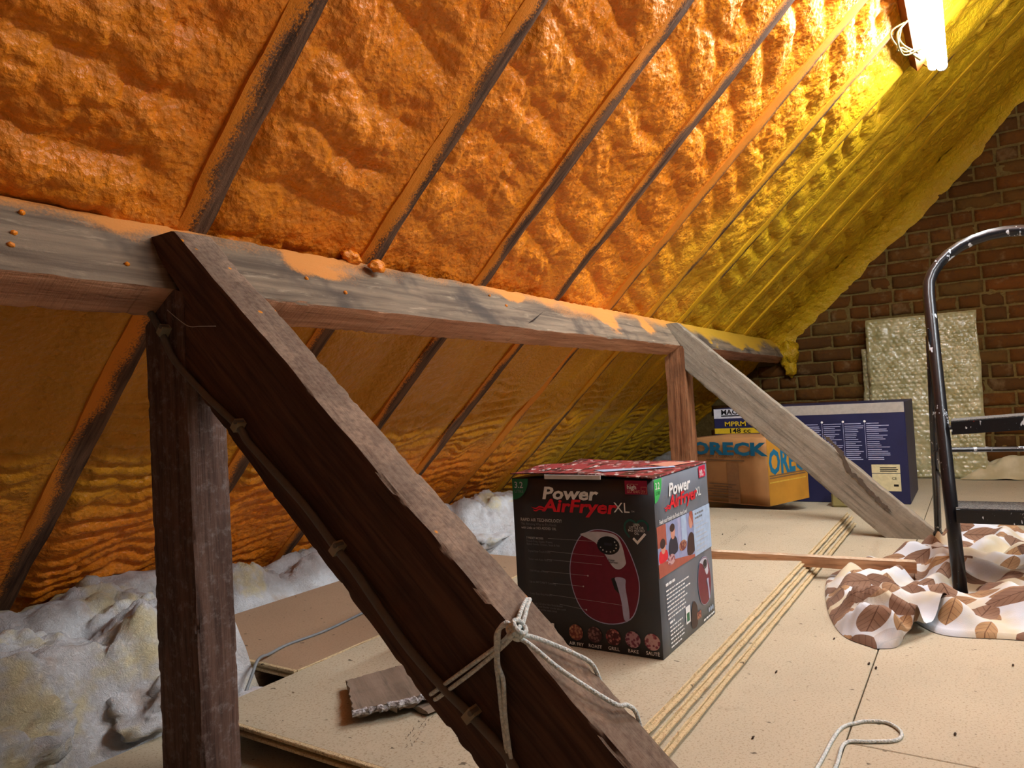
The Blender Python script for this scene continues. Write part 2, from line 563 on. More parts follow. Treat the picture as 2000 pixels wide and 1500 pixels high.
FOAM = foam_material()
RAFT = rafter_material()
PURL = purlin_material()
WOOD_DARK = old_wood('strut_wood', (58, 36, 27), (92, 64, 48), lit_dusty_top=(156, 132, 110), spots=(226, 140, 20))  # dark faces, with the lit upper side painted paler
WOOD_POST = old_wood('post_wood', (66, 46, 38), (108, 82, 70), dust=(176, 168, 164), dust_amt=.18)
WOOD_GREY = old_wood('weathered_strut_wood', (132, 120, 104), (158, 146, 128), rough=.9, bump=.22, scale=.6, dust=(120, 110, 98), dust_amt=.5)
WOOD_RED = old_wood('red_post_wood', (108, 66, 40), (164, 112, 76), rough=.8)
WOOD_BATTEN = old_wood('batten_wood', (168, 118, 82), (200, 156, 116), bump=.25, lit_dusty_top=(222, 204, 176))
WOOD_JOIST = old_wood('joist_wood', (86, 66, 46), (128, 102, 76))
WOOD_SCRAP = old_wood('scrap_wood', (128, 112, 96), (150, 133, 116), rough=.9, scale=.6, bump=.25)
CHIP = chip_material('chipboard_face', (194, 182, 156), (140, 116, 82))
CHIP_B = chip_material('brown_chipboard_face', (170, 142, 114), (134, 104, 78))  # same chipboard in a browner, darker tone
CHIPE = chip_material('chipboard_edge', (218, 194, 150), (144, 106, 66), True)
BRICK = brick_material()
MORT = mortar_material()
WOOL = wool_material()

# ------------------------------------------------------------------ roof geometry
TH = math.radians(42.753)
SN, CS = math.sin(TH), math.cos(TH)
nR = np.array([0, SN, CS]); tR = np.array([0, CS, -SN])
O_R = np.array([0, 0, CAMZ]) + nR * 1.0
XW = 5.05                 # gable wall
XB = -2.4                 # wall behind the camera
RIDGE_Y = -1.2
S_RIDGE = (RIDGE_Y - SN) / CS
S_EAVE = 1.95
RAF = [-2.02, -1.63, -1.23, -.84, -.44, -.05, .355, .775, 1.205, 1.635, 2.055, 2.455, 2.845, 3.225, 3.595, 3.975, 4.345]
RW = .058

def RP(x, s, off):
    return np.stack([x, O_R[1] + s * tR[1] + off * nR[1], O_R[2] + s * tR[2] + off * nR[2]], -1)

def foam_off(x, s, xa, xb, seed, wallend=False):
    wx = x + .03 * fbm(x * 7, s * 7, None, seed + 40, 2)
    ws = s + .022 * fbm(x * 5, s * 4, None, seed + 41, 2)
    low = sst(.62, .72, s)                       # under the purlin
    lam = .125 + .02 * math.sin(seed)
    tilt = -.25 + .1 * math.cos(seed * 2.3)
    ph = (ws + tilt * (x - xa)) / lam + seed * .37
    roll = np.abs(np.sin(math.pi * ph)) ** .8
    amp = .65 + .5 * vnoise(x * 4, s * 5, None, seed + 3)
    b1 = 1 - worley(wx, ws, .075, seed + 1)
    b2 = 1 - worley(wx, ws, .032, seed + 2)
    b3 = 1 - worley(x, s, .014, seed + 4)
    patch = sst(-.3, .5, vnoise(x * 6, s * 6, None, seed + 8))
    k1 = np.clip(b1, 0, 1) ** .7; k2 = np.clip(b2, 0, 1) ** .6
    up_ = .019 * roll * amp + .016 * k1 + (.007 + .010 * patch) * k2 + .0035 * b3 + .007 * np.clip(1 - worley(wx + .3, ws, .048, seed + 15), 0, 1) ** .6 + .010 * fbm(x * 5, s * 5, None, seed + 6, 2) - .011
    ph2 = (ws + .12 * (x - xa) + .02 * vnoise(x * 14, s * 9, None, seed + 30)) / .046
    rl2 = np.abs(np.sin(math.pi * ph2)) ** .8
    rough = sst(.95, 1.2, s + .12 * vnoise(x * 5, s * 5, None, seed + 21))
    lo_ = .010 * fbm(x * 4, s * 3.5, None, seed + 22, 2) + rough * (.024 * rl2 * (.6 + .6 * vnoise(x * 9, s * 9, None, seed + 24)) + .014 * k2 + .005 * b3) + .006 * (1 - rough) * k2 + .006
    lump = up_ * (1 - low) + lo_ * low
    off = .046 - lump
    if wallend:
        wr = sst(xb - .20, xb, x)
        fill = -.012 + .03 * fbm(s * 7, x * 7, None, seed + 50, 3) - .012 * b2
        off = off * (1 - wr) + fill * wr
    else:
        wr = sst(xb - .105, xb - .004, x)
        fill = .002 + .007 * vnoise(s * 6, s * 0, None, seed + 12) + .003 * b3
        off = off * (1 - wr) + fill * wr - .006 * b2 * wr * (1 - wr)
    wl = sst(xa + .05, xa, x)
    fl = .030 + .012 * vnoise(s * 7, s * 0, None, seed + 13) - .008 * b2
    off = off * (1 - wl) + fl * wl
    return off

ceil = empty('ceiling', (0, 0, 0))
tag(ceil, 'sloping roof underside of dark rafters with orange spray foam between them', 'roof', kind='structure')
edges = [XB] + RAF
for i in range(len(RAF) + 1):
    xa = XB if i == 0 else RAF[i - 1]
    last = i == len(RAF)
    xb = XW if last else RAF[i] - RW
    near = xb > .2
    d = .0055 if near else .02
    if xb > 3.3: d = .0065
    nx = max(8, int((xb - xa + .012) / d))
    xs = np.linspace(xa - .006, xb + (.0 if last else .006), nx)
    if near:
        top = -1.35 if xb > 2 else -.75
        ss = np.concatenate([np.arange(S_RIDGE, top, .03), np.arange(top, S_EAVE, d)])
    else:
        ss = np.arange(S_RIDGE, S_EAVE, .02)
    X, S = np.meshgrid(xs, ss, indexing='ij')
    off = foam_off(X, S, xa, xb, i * 3 + 1, last)
    P = RP(X, S, off).reshape(-1, 3)
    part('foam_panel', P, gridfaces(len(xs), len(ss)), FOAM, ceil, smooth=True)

# rafters
rv, rf, _ = lattice_box(lambda a, b, c: (np.stack([(-RW / 2 + b * RW), S_RIDGE + (S_EAVE - S_RIDGE) * a, c * .10], 1), None), 220, 4, 2)
sx, ssv, sz = rv[:, 0].copy(), rv[:, 1].copy(), rv[:, 2].copy()
ed = (np.abs(np.abs(sx) - RW / 2) < 1e-6)
botm = sz < 1e-6
sx = sx + np.where(ed, .0025 * fbm(ssv * 9, sz * 3, None, 5, 3), 0)
sz = sz + np.where(botm, .002 * fbm(ssv * 12, sx * 60, None, 8, 3), 0) + np.where(botm & ed, .002, 0)
rl = RP(sx, ssv, sz) - O_R
rme = sharp(mesh('rafter', rl, rf))
rme.materials.append(RAFT)
for i, x in enumerate(RAF):
    o = obj('rafter', rme, None, ceil, (x - RW / 2, O_R[1], O_R[2]))
    o['cover'] = float({6: .45, 7: .42, 8: .5, 9: .4, 10: .3, 11: .85, 12: .7, 13: .95, 14: 1.0, 15: 1.0, 16: 1.1}.get(i, .5))

# lumps of foam: glob on the purlin, wad on the gable at the purlin's end, flakes
def blob(c, r, seed, sq=(1, 1, 1), amp=.35, fr=2.2, n=3):
    bm = bmesh.new()
    bmesh.ops.create_icosphere(bm, subdivisions=n, radius=1)
    v = np.array([q.co[:] for q in bm.verts]); f = [[q.index for q in fc.verts] for fc in bm.faces]
    bm.free()
    d = 1 + amp * fbm(v[:, 0] * fr + seed, v[:, 1] * fr, v[:, 2] * fr, seed, 3)
    return v * d[:, None] * np.array(sq) * r + np.array(c), f

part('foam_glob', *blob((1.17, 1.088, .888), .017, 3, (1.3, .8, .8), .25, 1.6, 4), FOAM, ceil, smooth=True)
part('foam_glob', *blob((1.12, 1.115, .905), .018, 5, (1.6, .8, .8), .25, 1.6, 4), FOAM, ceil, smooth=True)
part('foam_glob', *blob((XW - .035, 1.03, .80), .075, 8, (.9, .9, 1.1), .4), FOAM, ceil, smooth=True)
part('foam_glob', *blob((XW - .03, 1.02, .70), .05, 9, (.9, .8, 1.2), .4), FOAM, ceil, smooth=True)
ss = np.arange(-1.5, .62, .008); kk = np.linspace(0, 1, 26)
S, K = np.meshgrid(ss, kk, indexing='ij')
reach = .105 + .035 * fbm(S * 5, S * 0, None, 301, 3)
ang_ = K * math.pi / 2
X = XW - .15 + (.148) * np.sin(ang_) - .012 * np.clip(1 - worley(S, K * .2, .04, 305), 0, 1) * (1 - K ** 4)
OFF = .012 - (reach + .012) * (1 - np.cos(ang_)) - .010 * np.clip(1 - worley(S, K * .2, .03, 306), 0, 1) * (1 - K ** 4)
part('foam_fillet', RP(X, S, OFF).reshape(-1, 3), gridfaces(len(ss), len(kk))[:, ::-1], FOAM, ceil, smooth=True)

# opposite slope, out of the picture, closes the loft; pale finish invented for neutral bounce light
BOUNCE_BOARD = M('pale_bounce_board', .9, .1); BOUNCE_BOARD.col(BOUNCE_BOARD.mix(BOUNCE_BOARD.ramp(BOUNCE_BOARD.noise(BOUNCE_BOARD.pos(), 5, 4), .35, .65), srgb(168, 166, 162), srgb(150, 149, 146))); BOUNCE_BOARD = BOUNCE_BOARD.m
BOUNCE_WALL = M('pale_bounce_wall', .9, .1); BOUNCE_WALL.col(BOUNCE_WALL.mix(BOUNCE_WALL.ramp(BOUNCE_WALL.noise(BOUNCE_WALL.pos(), 6, 5), .35, .65), srgb(190, 188, 184), srgb(172, 170, 168))); BOUNCE_WALL = BOUNCE_WALL.m  # unseen gable wall, its pale coat chosen to bounce neutral light
ceil2 = empty('ceiling', (0, 0, 0))
tag(ceil2, 'opposite roof slope of rafters and boarding made pale to bounce light behind the camera', 'roof', kind='structure')
xs = np.linspace(XB, XW, 40); ss = np.linspace(S_RIDGE, S_EAVE, 30)
X, S = np.meshgrid(xs, ss, indexing='ij')
P = RP(X, S, .07 + .004 * fbm(X * 3, S * 3, None, 77, 2))
P[..., 1] = 2 * RIDGE_Y - P[..., 1]
part('boarding', P.reshape(-1, 3), gridfaces(40, 30)[:, ::-1], BOUNCE_BOARD, ceil2, smooth=True)
v2 = rl.copy(); v2[:, 1] *= -1
rme2 = mesh('rafter', v2, rf[:, ::-1]); rme2.materials.append(RAFT)
for i, x in enumerate(RAF):
    o = obj('rafter', rme2, None, ceil2, (x - RW / 2, 2 * RIDGE_Y - O_R[1], O_R[2])); o['cover'] = .5

# ------------------------------------------------------------------ gable wall of bricks
wall = empty('wall_back', (XW, 0, 0))
tag(wall, 'old red brick gable wall with pale mortar joints', 'wall', kind='structure')
v, f = boxmesh(XW + .012, XW + .2, -4.6, 2.3, -.1, 3.2)
part('mortar_backing', v, f, MORT, wall)
# pointing that stands between the bricks, as a bumpy skin
ys = np.arange(-2.6, 1.75, .02); zs = np.arange(-.05, 2.6, .02)
Yg, Zg = np.meshgrid(ys, zs, indexing='ij')
Xg = XW + .009 + .005 * fbm(Yg * 18, Zg * 18, None, 4, 3)
part('mortar_joint', np.stack([Xg, Yg, Zg], -1).reshape(-1, 3), gridfaces(len(ys), len(zs)), MORT, wall, smooth=True)
def brick_mesh(L, hh, seed):
    v_, f_, _ = lattice_box(lambda a, b, c: (np.stack([a, b, c], 1), None), 1, 6, 3)
    v_ = v_.copy()
    fr = v_[:, 0] < .5
    eb = (np.minimum(v_[:, 1], 1 - v_[:, 1]) < 1e-6); ec = (np.minimum(v_[:, 2], 1 - v_[:, 2]) < 1e-6)
    x = np.where(fr, 0, .03) + np.where(fr, .003 * fbm(v_[:, 1] * 4 + seed, v_[:, 2] * 3, None, seed, 2), 0)
    x = x + np.where(fr & (eb | ec), .003 + .003 * H(v_[:, 1] * 60, v_[:, 2] * 60, v_[:, 0], seed), 0)
    y = (v_[:, 1] - .5) * L * (1 + np.where(eb, .012 * vnoise(v_[:, 2] * 3, v_[:, 1] * 9, None, seed + 1), 0))
    z = (v_[:, 2] - .5) * hh + np.where(ec, .0025 * vnoise(v_[:, 1] * 4, v_[:, 2] * 9, None, seed + 2), 0)
    me = mesh('brick', np.stack([x, y, z], 1), f_); me.materials.append(BRICK)
    return me
CH = .0835
BR = {('s', k): brick_mesh(.224, .0705, k * 5 + 1) for k in range(5)}
BR.update({('h', k): brick_mesh(.105, .0705, k * 5 + 40) for k in range(4)})
roofz = lambda y: CAMZ + (1.0 - SN * y) / CS if y > RIDGE_Y else CAMZ + (1.0 - SN * (2 * RIDGE_Y - y)) / CS
nb = 0
for r in range(0, 31):
    zc = CH * (r + .5) - .02
    header = r % 5 == 2
    y = 1.66 - (.06 if r % 2 else .175) - random.uniform(0, .03)
    while y > -.92:
        L = .105 if header or random.random() < .07 else .224
        yc = y - L / 2
        if zc - .09 < roofz(yc + L / 2) + .05 and nb < 298:
            me = BR[('h', random.randrange(4))] if L < .2 else BR[('s', random.randrange(5))]
            o = obj('brick', me, None, wall, (random.uniform(-.004, .003), yc, zc + random.uniform(-.002, .002)))
            o.rotation_euler = (random.uniform(-.008, .008), 0, random.uniform(-.006, .006))
            nb += 1
        y -= L + random.uniform(.011, .016)
wf = empty('wall_front', (XB, 0, 0))
tag(wf, 'gable behind the camera, made pale to bounce light', 'wall', kind='structure')
part('mortar_backing', *boxmesh(XB - .2, XB, -4.6, 2.3, -.1, 3.2), BOUNCE_WALL, wf)

# ------------------------------------------------------------------ floor
floor = empty('floor', (0, 0, 0))
tag(floor, 'loft floor of pale chipboard sheets', 'floor', kind='structure')
part('ceiling_board', *boxmesh(XB, XW, -4.6, 2.3, -.16, -.12), CHIP_B, floor)
rows = [1.285, .81, .208, -.392, -.992, -1.592, -2.192, -2.792, -3.392, -3.992, -4.5]
for i in range(len(rows) - 1):
    x = XB + (.0 if i % 2 else -1.15)
    while x < XW:
        a, b = max(x, XB), min(x + 2.4, XW + .0)
        if b - a > .05:
            part('floor_board', *boxmesh(a + .001, b - .001, rows[i + 1] + .0012, rows[i] - .0012, -.018, 0.0, .0012), CHIP, floor)
        x += 2.4
for k, x in enumerate(np.arange(-2.2, 5, .42)):
    v, f, g = timber((x, -4.5, -.12), (0, 1, 0), (0, 0, 1), (1, 0, 0), .10, .05, 0, 6.6, 20, 2, 1, seed=60 + k)
    part('floor_joist', v, f, WOOD_JOIST, floor, gr=g)

# ------------------------------------------------------------------ purlin, posts and struts
PM = np.array([1.045, .208 + CAMZ]); PT = np.array([1.1187, .327 + CAMZ])
fd = (PT - PM); FL = np.linalg.norm(fd); fd /= FL
bd = np.array([fd[1], -fd[0]])             # down-slope, away from the viewer
v, f, g = timber((XB, PM[0], PM[1]), (1, 0, 0), (0, fd[0], fd[1]), (0, bd[0], bd[1]), FL, .071, 0, XW - XB - .02, 520, 8, 5, .0018, .0035, seed=2)
g = g.copy(); g[:, 0] = v[:, 0]
me = mesh('purlin_beam', v, f, gr=g, smooth=False)
pur = obj('purlin_beam', me, PURL)
tag(pur, 'long weathered purlin beam under the rafters, dusted with orange foam overspray', 'beam')
# specks of foam stuck to its face
for k, (x, q) in enumerate([(.42, .45), (.455, .5), (.445, .33), (.39, .30), (.60, .28), (.475, .80), (.96, .47), (1.05, .3), (1.62, .75), (1.68, .55), (.40, .7)]):
    c = PM + fd * FL * q - bd * .001
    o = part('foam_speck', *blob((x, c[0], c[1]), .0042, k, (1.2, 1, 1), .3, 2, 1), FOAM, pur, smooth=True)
# a split in the purlin face
def knife(x, q, L):
    c0 = PM + fd * FL * q - bd * .0012; c1 = PM + fd * FL * (q + .42) - bd * .0012
    return [(x, c0[0], c0[1]), (x + L, c1[0], c1[1]), (x + L * .3, c0[0] + .004, c0[1] + .012)], [(0, 1, 2)]

def strut(name, x0, th, lowfoot, upfoot, zbot, mat, label, A, heel_y, heel_z, slope, seed):
    """raking strut in a plane x = const; upper edge foot (y) and lower edge foot (y) on z = zbot"""
    L2 = np.array([1.0, slope]); L2 /= np.linalg.norm(L2)
    V2 = np.array([-L2[1], L2[0]])           # up-right normal of the strut
    Of = np.array([lowfoot, zbot])
    depth = abs((np.array([upfoot, zbot]) - Of) @ V2)
    def t0(v):
        return -(v * V2[1]) / L2[1]
    def t1(v):
        # hit of the line with the heel face (y = heel_y) or the purlin's front face, or the flat top
        b = Of[None, :] + v[:, None] * V2[None, :]
        th_ = (heel_y - b[:, 0]) / L2[0]
        zt = b[:, 1] + th_ * L2[1]
        # purlin front face line through PM direction fd
        nf = np.array([-bd[0], -bd[1]])
        tp = ((PM - b) @ nf) / (L2 @ nf)
        t = np.where(zt <= PM[1] - .012, th_, tp)
        ttop = (A - b[:, 1]) / L2[1]
        return np.minimum(t, ttop)
    v, f, g = timber((x0, Of[0], Of[1]), (0, L2[0], L2[1]), (0, V2[0], V2[1]), (1, 0, 0), depth, th, t0, t1, 160, 14, 5, .0018, .004, seed)
    me = mesh(name, v, f, gr=g)
    o = obj(name, me, mat)
    tag(o, label, 'timber strut')
    return o

strut_l = strut('diagonal_strut',     .66, .066, .325, .088, 0.0, WOOD_DARK, 'big dark diagonal strut in the foreground with cord tied round it', PT[1] - .028, 1.0175, 0, .916, 4)
strut_r = strut('diagonal_strut', 2.97, .05, .315, .116, 0.0, WOOD_GREY, 'weathered grey diagonal strut in front of the navy carton', PT[1] - .02, 1.03, 0, .935, 9)

CRACK = flat('dark_crack_stain', (92, 78, 66), .9)  # dark jagged crack mark on the strut face
cp = [(0.5054, 0.3911), (0.4732, 0.3558), (0.438, 0.3095), (0.4277, 0.273), (0.413, 0.2412), (0.3857, 0.2143), (0.3631, 0.1832), (0.333, 0.1481), (0.3106, 0.122), (0.2808, 0.0921)]
rr_ = random.Random(3); V = []; F = []
q_ = catmull([(a, b, 0) for a, b in cp], 6)
for i, p_ in enumerate(q_):
    w_ = (.004 + .007 * rr_.random()) * min(1, i / 4, (len(q_) - 1 - i) / 4)
    V += [(2.9662, p_[0] - w_ * .7 + .002 * rr_.random(), p_[1] + w_ * .7), (2.9662, p_[0] + w_ * .7, p_[1] - w_ * .7 + .002 * rr_.random())]
for i in range(len(q_) - 1): F.append((2 * i, 2 * i + 1, 2 * i + 3, 2 * i + 2))
o = part('stain', V, F, CRACK, strut_r); o['label'] = 'dark jagged stain'
SPLIT = flat('split_shadow_wood', (44, 34, 28), .95)
o = part('split', *knife(1.739, .13, .148), SPLIT, pur); o['label'] = 'dark split in the face'

def post(name, x0, x1, y0, y1, zb, mat, label, seed):
    def top(y):
        return np.where(y < PM[0], PM[1] - (PM[0] - y) * .3, PM[1] - (y - PM[0]) * (-bd[1] / bd[0])) - .001
    v, f, g = timber((x0, y0, zb), (0, 0, 1), (0, 1, 0), (1, 0, 0), y1 - y0, x1 - x0, 0.0, lambda q: top(y0 + q) - zb, 120, 8, 5, .0012, .0035, seed)
    o = obj(name, mesh(name, v, f, gr=g), mat)
    tag(o, label, 'timber post')
    return o
post('timber_post', .66, .728, 1.02, 1.128, 0.0, WOOD_POST, 'dark upright post at left under the near purlin joint', 14)
post('timber_post', 2.97, 3.065, 1.03, 1.118, .0545, WOOD_RED, 'reddish upright post behind the air fryer carton', 17)

# ------------------------------------------------------------------ loft boards stacked on the floor
def tg_board(name, x0, x1, y0, y1, z0, z1, mat, label, seed, group='stacked chipboard loft boards'):
    """sheet with a tongue on the low-y edge and a groove on the near end; top and edges are one body, lips are real"""
    root = empty(name, ((x0 + x1) / 2, (y0 + y1) / 2, z0))
    t = z1 - z0; zm0, zm1 = z0 + t * .36, z0 + t * .64
    # profile across y (looking along +x): tongue at y0
    prof = [(y0, z0 + .001), (y0 + .001, z0), (y1 - .001, z0), (y1, z0 + .001), (y1, z1 - .001), (y1 - .001, z1), (y0 + .0015, z1), (y0, z1 - .0015), (y0, zm1), (y0 - .007, zm1 - .001), (y0 - .007, zm0 + .001), (y0, zm0)]
    n = 80; xs_ = np.linspace(x0, x1, n)
    V = []; F = []; MI = []
    k = len(prof)
    for i, xx in enumerate(xs_):
        for j, (yy, zz) in enumerate(prof):
            wob = .0012 * float(vnoise(np.array(xx * 40.), np.array(j * 3.3), None, seed)) if j in (0, 6, 7, 8, 9, 10, 11) else 0
            V.append((xx, yy + wob, zz))
    for i in range(n - 1):
        for j in range(k):
            F.append((i * k + j, i * k + (j + 1) % k, (i + 1) * k + (j + 1) % k, (i + 1) * k + j))
            MI.append(0 if j in (5, 1) else 1)
    F.append(tuple(range(k))[::-1]); MI.append(1)
    F.append(tuple((n - 1) * k + j for j in range(k))); MI.append(1)
    me = mesh('sheet', V, F, off=root.location, mats=[mat, CHIPE], mi=MI)
    sh = obj('sheet', me, None, root)
    # groove lips on the near end
    for za, zb_ in ((z0, zm0), (zm1, z1)):
        v_, f_ = boxmesh(x0 - .008, x0 + .001, y0 + .002, y1 - .002, za + .0004, zb_ - .0002, .001)
        part('groove_lip', v_, f_, CHIPE, root, parent=sh)
    tag(root, label, 'chipboard sheet', group)
    return root
T = .0177
tg_board('chipboard_sheet',   .84, 3.19, .442, 1.16, 0.0005, T, CHIP, 'lowest chipboard loft board of the stack, flat on the floor', 1)
tg_board('chipboard_sheet', .80, 3.235, .4555, 1.17, T + .0005, 2 * T, CHIP, 'middle chipboard loft board of the stack', 2)
tg_board('chipboard_sheet', .772, 3.20, .466, 1.182, 2 * T + .0005, 3 * T, CHIP, 'top chipboard loft board of the stack, carrying the air fryer carton', 3)
tg_board('chipboard_sheet', .99, 2.05, 1.192, 1.685, T + .0165, 2 * T + .0165, CHIP_B, 'brownish chipboard board beside the insulation, under the loose grey cable', 4, None)
ST = 3 * T
for k, yy in enumerate((1.30, 1.56)):
    v, f, g = timber((.94, yy, -.0185), (1, 0, 0), (0, 0, 1), (0, 1, 0), .0525, .05, 0, 1.05, 24, 2, 2, seed=80 + k)
    o = obj('timber_bearer', mesh('timber_bearer', v, f, gr=g), WOOD_JOIST)
    tag(o, ['timber bearer under the brownish board, beside the board stack', 'timber bearer under the brownish board, beside the insulation'][k], 'timber')

# ------------------------------------------------------------------ glass wool insulation
def wool_h(x, y):
    edge = np.where(x < .97, 1.27, 1.70 - .36 * sst(2.06, 2.3, x))
    ew = .13 + .22 * sst(2.06, 2.3, x)
    h = .035 + .05 * fbm(x * 2.6, y * 3.2, None, 31, 2)
    wx = x + .05 * fbm(x * 5, y * 5, None, 32, 2); wy = y + .05 * fbm(x * 5, y * 5, None, 33, 2)
    h = h + .10 * np.clip(1 - worley(wx, wy, .20, 34) * 1.25, 0, 1) ** .7
    h = h + .042 * np.clip(1 - worley(wx, wy, .085, 35) * 1.2, 0, 1) ** .7 + .016 * np.clip(1 - worley(wx, wy, .035, 38), 0, 1)
    h = h + .009 * fbm(x * 34 + 4 * fbm(x * 9, y * 9, None, 39, 2), y * 34, None, 36, 3)
    h = h * sst(edge - .005, edge + ew, y + .025 * fbm(x * 9, y * 9, None, 37, 2)) - .012 * sst(edge + .05, edge, y)
    h = h * (.45 + .55 * sst(2.12, 1.75, y))
    return h
xs = np.concatenate([np.arange(-1.6, .3, .02), np.arange(.3, 2.9, .0085), np.arange(2.9, 4.98, .02)])
ys = np.arange(1.235, 2.16, .0085)
X, Y = np.meshgrid(xs, ys, indexing='ij')
Z = wool_h(X, Y)
# under the boards it lies pressed flat
under = (X > .985) & (X < 2.06) & (Y < 1.69)
Z = np.where(under, np.minimum(Z, .012), Z) - .012
o = obj('glass_wool_insulation', mesh('glass_wool_insulation', np.stack([X, Y, Z], -1).reshape(-1, 3), gridfaces(len(xs), len(ys)), smooth=True), WOOL)
tag(o, 'loose white and yellow glass wool insulation spread along the eaves', 'insulation', kind='stuff')

def wad(c, r, sq, seed, label, amp=.55):
    v, f = blob((0, 0, 0), r, seed, sq, amp, 1.5, 4)
    v = np.array(v)
    v = v + .006 * np.stack([fbm(v[:, 1] * 40, v[:, 2] * 40, v[:, 0] * 40, seed + q, 3) for q in (1, 2, 3)], 1)
    o = obj('insulation_wad', mesh('insulation_wad', v, f, smooth=True), WOOL, None, c)
    tag(o, label, 'insulation', 'torn wads of glass wool')
wad((.93, 1.84, .10), .13, (1.25, 1, .62), 51, 'large grey-white wad of glass wool against the foam, left of the dark post')
wad((.72, 1.93, .09), .10, (1.1, 1, .6), 52, 'wad of glass wool at the left picture edge below the foam')
wad((1.17, 1.97, .09), .085, (.9, .9, 1.0), 53, 'grey upright tuft of glass wool just left of the post beside the rafter foot')
wad((.50, 1.36, .05), .12, (1.2, .8, .6), 54, 'yellow wad of glass wool in the bottom left corner')
wad((.79, 1.31, .035), .085, (1.3, .7, .62), 55, 'cream wad of glass wool next to the floor board edge and post')
wad((.915, 1.215, .0), .045, (1.2, .8, .6), 56, 'small yellow tuft of glass wool in the gap under the board stack')
wad((2.32, 1.62, .06), .12, (1.8, .9, .5), 57, 'pale yellow wad of glass wool left of the air fryer carton')
wad((2.55, 1.9, .08), .12, (1.6, .9, .6), 58, 'grey wad of glass wool under the roof behind the air fryer carton')
wad((.62, 1.66, .05), .11, (1.4, .8, .55), 59, 'white flattened wad of glass wool behind the black pipe')

v, f = tube(catmull([(.40, 1.70, .075), (.62, 1.582, .079), (.66, 1.56, .079), (.86, 1.532, .079), (.95, 1.51, .07)], 5), .0085, 8)
tag(obj('black_pipe', mesh('black_pipe', v, f, smooth=True), flat('black_plastic', (26, 26, 30), .4)), 'thin black pipe half buried in the insulation at left', 'pipe')

# ------------------------------------------------------------------ fluorescent batten
def lamp(LX0, LX1, c0, nU, u, power, drop, label, loops):
    root = empty('fluorescent_light', (LX1, c0[1] + nU[1] * .09, c0[2] + nU[2] * .09))
    tag(root, label, 'light')
    em = M('lit_fluorescent_glass', .3)
    em.b.inputs['Emission Color'].default_value = TUBE_COLOR + (1,)
    em.b.inputs['Emission Strength'].default_value = power
    em.b.inputs['Base Color'].default_value = (.9, .9, .9, 1)
    white = flat('white_enamel', (226, 222, 210), .4)
    SPRAYED = flat('oversprayed_enamel', (96, 46, 6), .7, .1)
    def line(c, r, xa, xb, n=12):
        return tube([(xa, c[1], c[2]), (xb, c[1], c[2])], r, n)
    for k, cc in enumerate((c0, c0 + u * -.014 + nU * .026)):
        v, f = line(cc, .0185, LX0 + .012, LX1 - .012, 10)
        tb = part('fluorescent_tube', v, f, em.m, root)
        for xa, xb in ((LX0, LX0 + .012), (LX1 - .012, LX1)):
            v, f = line(cc, .0188, xa, xb, 14)
            part('tube_cap', v, f, white, root, parent=tb)
    # spine
    bc = c0 + nU * .080 - u * .030
    v = []; 
    for xx in (LX0 - .02, LX1 + .0):
        for a_, b_ in ((-.026, -.02), (.026, -.02), (.022, .018), (-.022, .018)):
            p = np.array([xx, 0, 0]) + np.array([0, bc[1], bc[2]]) + u * a_ + nU * b_
            v.append(p)
    f = [(0, 1, 2, 3), (7, 6, 5, 4)] + [(i, 4 + i, 4 + (i + 1) % 4, (i + 1) % 4) for i in range(4)]
    part('spine', v, f, SPRAYED, root)
    for xx in (LX0 + .004, LX1 - .004):
        v = []
        for x_ in (xx - .009, xx + .004):
            for a_, b_ in ((.002, -.066), (.022, -.066), (.022, -.02), (.002, -.02)):
                v.append(np.array([x_, 0, 0]) + np.array([0, bc[1], bc[2]]) + u * a_ + nU * b_)
        f = [(0, 1, 2, 3), (7, 6, 5, 4)] + [(i, 4 + i, 4 + (i + 1) % 4, (i + 1) % 4) for i in range(4)]
        part('lamp_holder', v, f, SPRAYED, root)
    for xx in (LX0 + .25, LX1 - .25):
        a_ = np.array([xx, bc[1], bc[2]]) + nU * .018
        v, f = tube([a_, a_ + nU * drop], .004, 8)
        part('hanger_rod', v, f, SPRAYED, root)
    if not loops: return
    cab = flat('cream_flex', (120, 104, 54), .5)
    b = np.array([2.72, .115, 1.175 + CAMZ])
    for k, (a, d, e) in enumerate([((0, 0, 0.02), (-.03, .03, -.03), (.10, -.03, -.045)), ((.02, 0, .03), (-.01, .05, -.01), (.12, -.02, -.03)), ((.0, .02, .0), (.02, .035, -.06), (.13, -.025, -.07)), ((.04, .01, .03), (.03, .03, .0), (.14, -.02, -.04))]):
        pts = catmull([b + np.array(a), b + np.array(d), b + np.array([.05, .02, -.07 + .012 * k]), b + np.array(e)], 6)
        v, f = tube(pts, .0032, 6)
        part('flex_loop', v, f, cab, root, smooth=True)
lamp(1.70, 3.20, np.array([0, .031, 1.193 + CAMZ]), nR, -tR, TUBE_POWER, .012, 'lit white twin-tube fluorescent batten fixed to the rafters', True)
lamp(.95, 2.45, np.array([0, RIDGE_Y, 1.36 + CAMZ]), np.array([0, 0, 1.0]), np.array([0, 1.0, 0]), RIDGE_TUBE_POWER, .95, 'lit white twin-tube fluorescent batten hanging from the ridge', False)

